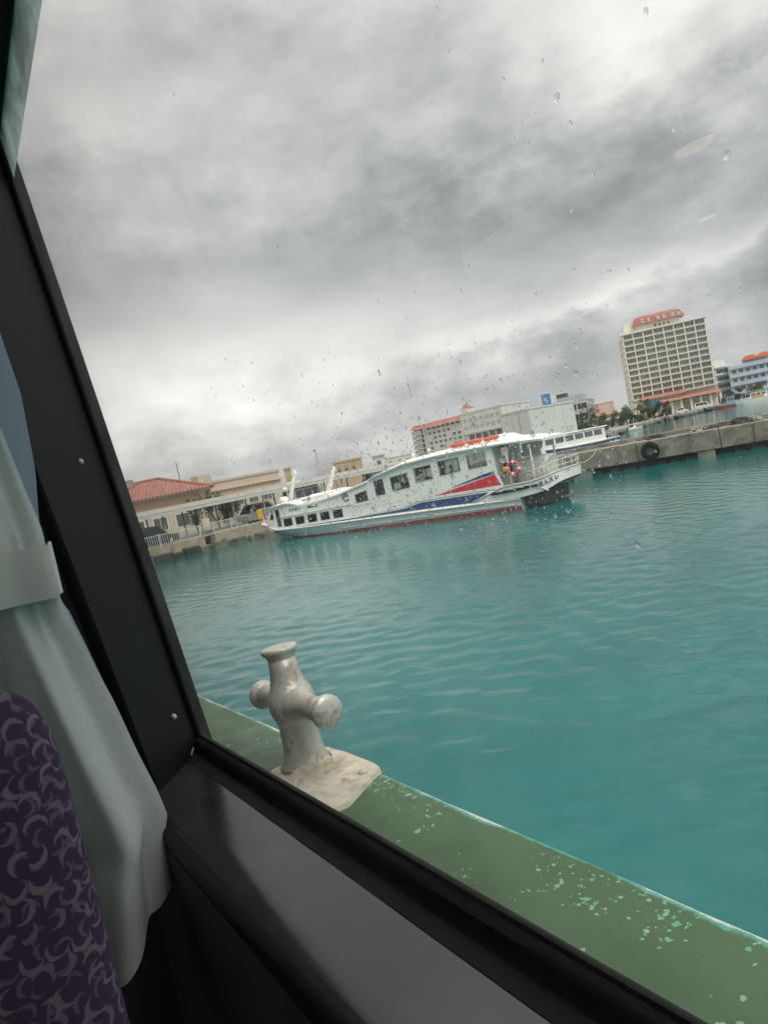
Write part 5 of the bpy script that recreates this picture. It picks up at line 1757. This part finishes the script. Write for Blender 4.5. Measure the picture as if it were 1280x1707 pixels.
# ------------------------------------------------------------------ vehicles
def car(label, fr, base, L_, W_, H_, body, van=False, cat='car', group=None):
    x0, y0, z0 = base
    c = thing('parked_car', label, cat, base, fr, group)
    hb = .52*H_ if not van else .5*H_
    bm_ = MB()
    def sec(xf, zlo, zhi, ins):
        return [(x0+xf*L_,y0+ins,z0+zlo),(x0+xf*L_,y0+W_-ins,z0+zlo),(x0+xf*L_,y0+W_-ins*.6,z0+(zlo+zhi)/2),(x0+xf*L_,y0+W_-ins-.04,z0+zhi),(x0+xf*L_,y0+ins+.04,z0+zhi),(x0+xf*L_,y0+ins*.6,z0+(zlo+zhi)/2)]
    bm_.rings([sec(0,.30,hb*.86,.14), sec(.03,.22,hb*.96,.05), sec(.2,.18,hb,.0), sec(.75,.18,hb,.0), sec(.95,.22,hb*(.92 if van else .86),.04), sec(1,.30,hb*.72,.16)])
    b = bm_.build('body', body, c, smooth=40)
    a0, a1, a2, a3 = (.02,.06,.74,.90) if van else (.10,.24,.62,.80)
    cab = MB()
    def r4(xf, z, ins):
        return [(x0+xf*L_,y0+ins,z0+z),(x0+xf*L_,y0+W_-ins,z0+z)]
    bot, top = hb-.02, H_
    v = r4(a0,bot,.06)+r4(a3,bot,.06)+r4(a1,top,.17)+r4(a2,top,.17)
    cab.add(v, [(0,1,5,4),(2,6,7,3),(0,4,6,2),(1,3,7,5),(4,5,7,6)])
    cab.build('cabin', body, c)
    def P(xf, s_, ins):
        return Vector((x0+xf*L_, y0+ins, z0+bot+(top-bot)*s_))
    for sd in (0, 1):
        f_ = (lambda p: p) if sd == 0 else (lambda p: Vector((p.x, 2*y0+W_-p.y, p.z)))
        cuts = lin(.08,.92,4 if van else 3)
        for i in range(len(cuts)-1):
            u0, u1 = cuts[i]+.015, cuts[i+1]-.015
            pt = lambda u, s_: f_(P((a0+(a3-a0)*u)*(1-s_)+(a1+(a2-a1)*u)*s_, s_, .06+.11*s_-.008))
            MB().add([pt(u0,.15),pt(u1,.15),pt(u1,.86),pt(u0,.86)], [(0,1,2,3)]).build('side_window', CARGL, c)
    for (xa, xb, s_) in ((a0,a1,-1),(a3,a2,1)):
        q = lambda t_, yf: Vector((x0+((xa+(xb-xa)*t_)*L_)+s_*.012, y0+W_*yf, z0+bot+(top-bot)*t_))
        MB().add([q(.12,.12),q(.12,.88),q(.88,.17),q(.88,.83)], [(0,1,3,2)]).build('windscreen', CARGL, c)
    for xf in (.19,.80):
        for yy in (y0+.02, y0+W_-.22):
            wh = MB().lathe([(.20,0),(.29,.0),(.32,.03),(.32,.17),(.29,.20),(.20,.20)], (x0+xf*L_,yy,z0+.32), (0,1,0), 16).build('tyre', BLACKR, c, smooth=40)
            MB().lathe([(.02,-.012),(.19,-.008),(.20,.05),(.20,.15),(.19,.208),(.02,.212)], (x0+xf*L_,yy,z0+.32), (0,1,0), 12).build('rim', STEEL, wh)
    for yf in (.10,.72):
        MB().bev((x0+L_*.985,y0+W_*yf,z0+.42),(x0+L_*1.002,y0+W_*(yf+.18),z0+.58),.02).build('headlight', LGREY, c)
        MB().bev((x0-L_*.002,y0+W_*yf,z0+.5),(x0+L_*.012,y0+W_*(yf+.18),z0+.66),.02).build('tail_light', RED, c)
CARGL = mat('car_glass', (0.03,0.035,0.04), 0.08, 0.1, 2)
CARW = mat('white_car_paint', (0.72,0.72,0.70), 0.3, 0.03, 2)
CARD = mat('dark_car_paint', (0.035,0.04,0.038), 0.25, 0.1, 2)
CARS = mat('silver_car_paint', (0.30,0.31,0.31), 0.3, 0.05, 2, metal=.3)
car('dark car parked behind the quay balustrade', QUAY, (-.4,1.35,GZ), 4.2, 1.7, 1.5, CARD)
car('white van under the walkway beyond the ferry bow', QUAY, (16.2,3.0,GZ), 4.4, 1.75, 1.95, CARW, True, 'van')
car('silver car under the walkway left of the white van', QUAY, (11.2,3.2,GZ), 4.1, 1.7, 1.5, CARS)
car('white van parked behind the ferry cabin on the quay', QUAY, (26.5,2.9,GZ), 4.4, 1.75, 2.0, CARW, True, 'van')
for lab, px, py, Y, L_, H_, vn in (('white car parked before the hotel columns', 1136, 686, 206, 3.6, 1.6, False), ('white van parked right of the hotel columns', 1171, 678, 208, 4.8, 2.0, True)):
    p = at(px, py, Y)
    fr, _ = site(at(px-12,py+2,Y+1), at(px+12,py-2,Y-1))
    fr = fr.copy()
    fr.translation = Vector((p.x,p.y,0))
    car(lab, fr, (-L_/2,0,GZ+.02), L_, 1.7, H_, CARW, vn, 'van' if vn else 'car')
# ------------------------------------------------------------------ other boats
def boat(name, label, p0, p1, beam, zd, cab, top, hullm, cabm, stripe=None, nwin=5, extra=None, cat='boat'):
    fr, L_ = site(p0, p1)
    t_ = thing(name, label, cat, (L_/2,beam/2,0), fr)
    st = []
    for u, wf, zf in ((0,.05,1.28),(.08,.45,1.20),(.2,.8,1.1),(.4,1,1.0),(.75,1,.97),(1,.9,1.0)):
        hw = beam/2*wf
        x = L_*u
        st.append([(x,beam/2-hw,zd*zf),(x+.02*L_*(1-u),beam/2-hw*.96,zd*.62*zf),(x+.05*L_*(1-u),beam/2-hw*.84,0),(x+.06*L_*(1-u),beam/2,-.5),(x+.05*L_*(1-u),beam/2+hw*.84,0),(x+.02*L_*(1-u),beam/2+hw*.96,zd*.62*zf),(x,beam/2+hw,zd*zf)])
    MB().rings(st).build('hull', hullm, t_, smooth=40)
    MB().tube([s_[0] for s_ in st], .06, 6).build('rub_rail', cabm, t_, smooth=True)
    if stripe:
        mb = MB()
        mb.rings([[(s_[0][0],s_[0][1]-.012,s_[0][2]-.10),(s_[0][0]*.6+s_[1][0]*.4,s_[0][1]*.6+s_[1][1]*.4-.012,s_[0][2]*.6+s_[1][2]*.4-.06)] for s_ in st], closed=False)
        mb.build('stripe', stripe, t_)
    a, b = cab
    hw = beam*.40
    y0, y1 = beam/2-hw, beam/2+hw
    xa, xb = L_*a, L_*b
    MB().rings([[(xa,y0,zd*.9),(xa,y1,zd*.9),(xa+.5,y1,top-.12),(xa+.5,y0,top-.12)], [(xb,y0,zd*.9),(xb,y1,zd*.9),(xb,y1,top-.12),(xb,y0,top-.12)]]).build('cabin', cabm, t_)
    MB().bev((xa+.2,y0-.12,top-.119),(xb+.35,y1+.12,top),.04).build('roof', cabm, t_)
    w_ = (xb-xa-.9)/nwin
    for k in range(nwin):
        MB().box((xa+.65+k*w_,y0-.012,zd+(top-zd)*.42),(xa+.65+(k+.82)*w_,y0-.001,zd+(top-zd)*.80)).build('window', WINB, t_)
    MB().add([(xa+.11,y0+.1,zd+(top-zd)*.3),(xa+.11,y1-.1,zd+(top-zd)*.3),(xa+.40,y1-.1,zd+(top-zd)*.80),(xa+.40,y0+.1,zd+(top-zd)*.80)], [(0,1,2,3)]).build('windscreen', CARGL, t_)
    for k in range(5):
        x = xb+.3+(L_-xb-.5)*k/4
        MB().tube([(x,beam*.08,zd*.95),(x,beam*.08,zd+.75)], .025, 5).build('rail_post', STEEL, t_)
    MB().tube([(xb+.3,beam*.08,zd+.75),(L_-.2,beam*.08,zd+.75)], .03, 6).build('rail', STEEL, t_)
    MB().tube([(xa+1.0,beam/2,top),(xa+1.2,beam/2,top+1.1)], .04, 6).build('mast', WHITE, t_)
    return t_, L_
p0, p1 = at(880,760,66), at(1036,737,72)
b2, L2 = boat('second_ferry', 'smaller white boat with a thin blue stripe moored behind the breakwater', p0, p1, 3.2, 1.75, (.16,.86), 3.15, WHITE, WHITE, NAVY, 6, cat='boat')
p0, p1 = at(1040,722,150), at(1072,717,152)
boat('skiff', 'small white skiff moored below the hotel hedge', p0, p1, 1.6, .55, (.50,.68), 1.5, WHITE, WHITE, None, 1)
p0, p1 = at(1196,676,205), at(1238,668,208)
boat('fishing_boat', 'red and white fishing boat with a blue cabin near the far shore', p0, p1, 2.6, 1.0, (.35,.70), 3.2, mat('dull_red_hull', (.32,.10,.09), .6, .1, 1), mat('blue_cabin', (.22,.33,.44), .6, .1, 1), WHITE, 2)
p0, p1 = at(1228,668,200), at(1300,653,202)
bb, LL = boat('fishing_boat', 'white fishing boat with an orange tarpaulin at the right edge', p0, p1, 2.8, 1.3, (.30,.72), 3.0, WHITE, WHITE, None, 3)
MB().bev((LL*.35,-.05,1.35),(LL*.62,.1,2.1),.03).build('tarpaulin', mat('orange_tarp', (.66,.30,.08), .7), bb)
MB().bev((LL*.20,.2,3.3),(LL*.9,2.6,3.42),.03).build('awning', LGREY, bb)
for u in (.22,.55,.88):
    MB().tube([(LL*u,.3,1.3),(LL*u,.3,3.3)], .05, 5).build('awning_post', STEEL, bb)
# ------------------------------------------------------------------ boards and lamps on the quay
def board(name, label, px, py, Y, w, h, m_, mark=None, cat='sign'):
    p = at(px, py, Y)
    t_ = thing(name, label, cat, (p.x,p.y,GZ), WORLD)
    ang = math.atan2(p.x, p.y)
    fr_ = lambda a, d, z: (p.x+a*math.cos(ang)+d*math.sin(ang), p.y-a*math.sin(ang)+d*math.cos(ang), z)
    def bx(a0, a1, d0, d1, z0, z1, nm, mm):
        pts = [fr_(a,d,z) for z in (z0,z1) for a, d in ((a0,d0),(a1,d0),(a1,d1),(a0,d1))]
        return MB().add(pts, [(0,3,2,1),(4,5,6,7),(0,1,5,4),(1,2,6,5),(2,3,7,6),(3,0,4,7)]).build(nm, mm, t_)
    bx(-w/2,w/2,-.04,.04,p.z-h/2,p.z+h/2,'panel',m_)
    for s_ in (-.42,.42):
        bx(s_*w-.04,s_*w+.04,.041,.10,GZ,p.z+h/2,'leg',GREYP)
    if mark:
        for a0, a1, z0, z1, mm in mark:
            bx(w*a0,w*a1,-.052,-.041,p.z+h*z0,p.z+h*z1,'printed_mark',mm)
    return t_
board('notice_board', 'pale board with a blue ring logo behind the ferry foredeck', 496, 824, 62, 1.35, 1.25, LGREY, ((-.32,-.2,-.1,.1,BLUE),(.2,.32,-.1,.1,BLUE),(-.2,.2,.08,.2,BLUE),(-.2,.2,-.2,-.08,BLUE)))
board('poster_stand', 'dark blue poster stand behind the ferry foredeck', 511, 821, 64, .72, 1.5, BLUE, ((-.3,.3,.1,.4,LBLUE),))
board('poster_stand', 'pale blue poster stand right of the dark blue one', 522, 817, 64, .72, 1.3, LBLUE, ((-.3,.2,-.3,.0,BLUE),))
board('warning_board', 'bright yellow board on the quay just left of the ferry bow', 434, 857, 54.5, .42, .78, YELLOW)
def lamp_post(label, px, py, Y, h):
    p = at(px, py, Y)
    t_ = thing('street_lamp', label, 'street lamp', (p.x,p.y,GZ), WORLD)
    top = p.z
    MB().tube([(p.x,p.y,GZ),(p.x,p.y,top)], [.09,.05], 7).build('pole', GREYP, t_, smooth=True)
    MB().lathe([(.03,-.12),(.14,-.08),(.18,.0),(.12,.06),(.02,.09)], (p.x,p.y,top), n=12).build('lamp_head', DARK, t_, smooth=40)
lamp_post('slim street lamp rising above the walkway left of the brown block', 524, 751, 92, 7)
lamp_post('short street lamp behind the beige building beside the ferry mast', 436, 797, 92, 5)
lamp_post('street lamp standing on the shore left of the hotel hedge', 1012, 703, 170, 5)
# ------------------------------------------------------------------ lit lamps on the cabin ceiling, seen only as reflections in the glass
LAMP = emis('lamp_lens', (1.0,0.84,0.55), 1.9)
def cabin_lamp(label, px, py, Tt, r, tall):
    q = CAB.to_3x3().transposed() @ ray(px, py)
    s_ = (0.5-0.0913*0.559)/(q.x+0.0913*q.z)
    hit = q*s_
    nrm = Vector((1,0,.0913)).normalized()
    d = q - nrm*2*q.dot(nrm)
    c = hit + d*((Tt-hit.x)/d.x)
    t_ = thing('cabin_lamp', label, 'lamp', (c.x,c.y,1.32), CAB)
    MB().tube([(c.x,c.y,1.324),(c.x,c.y,c.z+.03)], .005, 6).build('stem', DARK, t_)
    MB().lathe([(.02,.05),(r,.035),(r*1.04,.02),(r*1.0,.0),(r*.96,-.002)], (c.x,c.y,c.z), n=28).build('housing', DARK, t_, smooth=40)
    MB().lathe([(r*.95,.002),(r*.9,-tall*.5),(r*.6,-tall*.9),(.001,-tall)], (c.x,c.y,c.z-.004), n=28).build('lens', LAMP, t_, smooth=True)
cabin_lamp('lit round cabin lamp whose larger reflection hangs in the window glass', 1155, 241, -2.2, .085, .026)
cabin_lamp('lit round cabin lamp whose smaller reflection hangs lower in the glass', 1177, 361, -2.75, .045, .013)

# ------------------------------------------------------------------ mooring lines and fenders of the ferry
ROPE = mat('mooring_rope_fibre', (0.42,0.38,0.30), 0.9, 0.2, 8)
def rope(label, a, b, sag):
    a, b = FER @ Vector(a), Vector(b)
    pts = [a.lerp(b, k/14) - Vector((0,0,sag*4*(k/14)*(1-k/14))) for k in range(15)]
    mb = MB().tube(pts, .028, 6)
    solo(mb, 'mooring_rope', ROPE, label, 'rope', tuple(pts[0]), WORLD, smooth=True)
qb = QUAY @ Vector((9.8,.9,GZ+.05))
qc = QUAY @ Vector((14.5,.9,GZ+.05))
rope('mooring rope from the ferry bow to the quay on the left', (-1.15,CW,1.34), qb, .18)
rope('mooring rope from the ferry bow to the quay behind the bow', (-.9,CW+.3,1.34), qc, .12)
rope('mooring rope from the ferry stern to the breakwater', (21.45,3.4,1.7), BRK @ Vector((1.6,1.2,1.77)), .25)
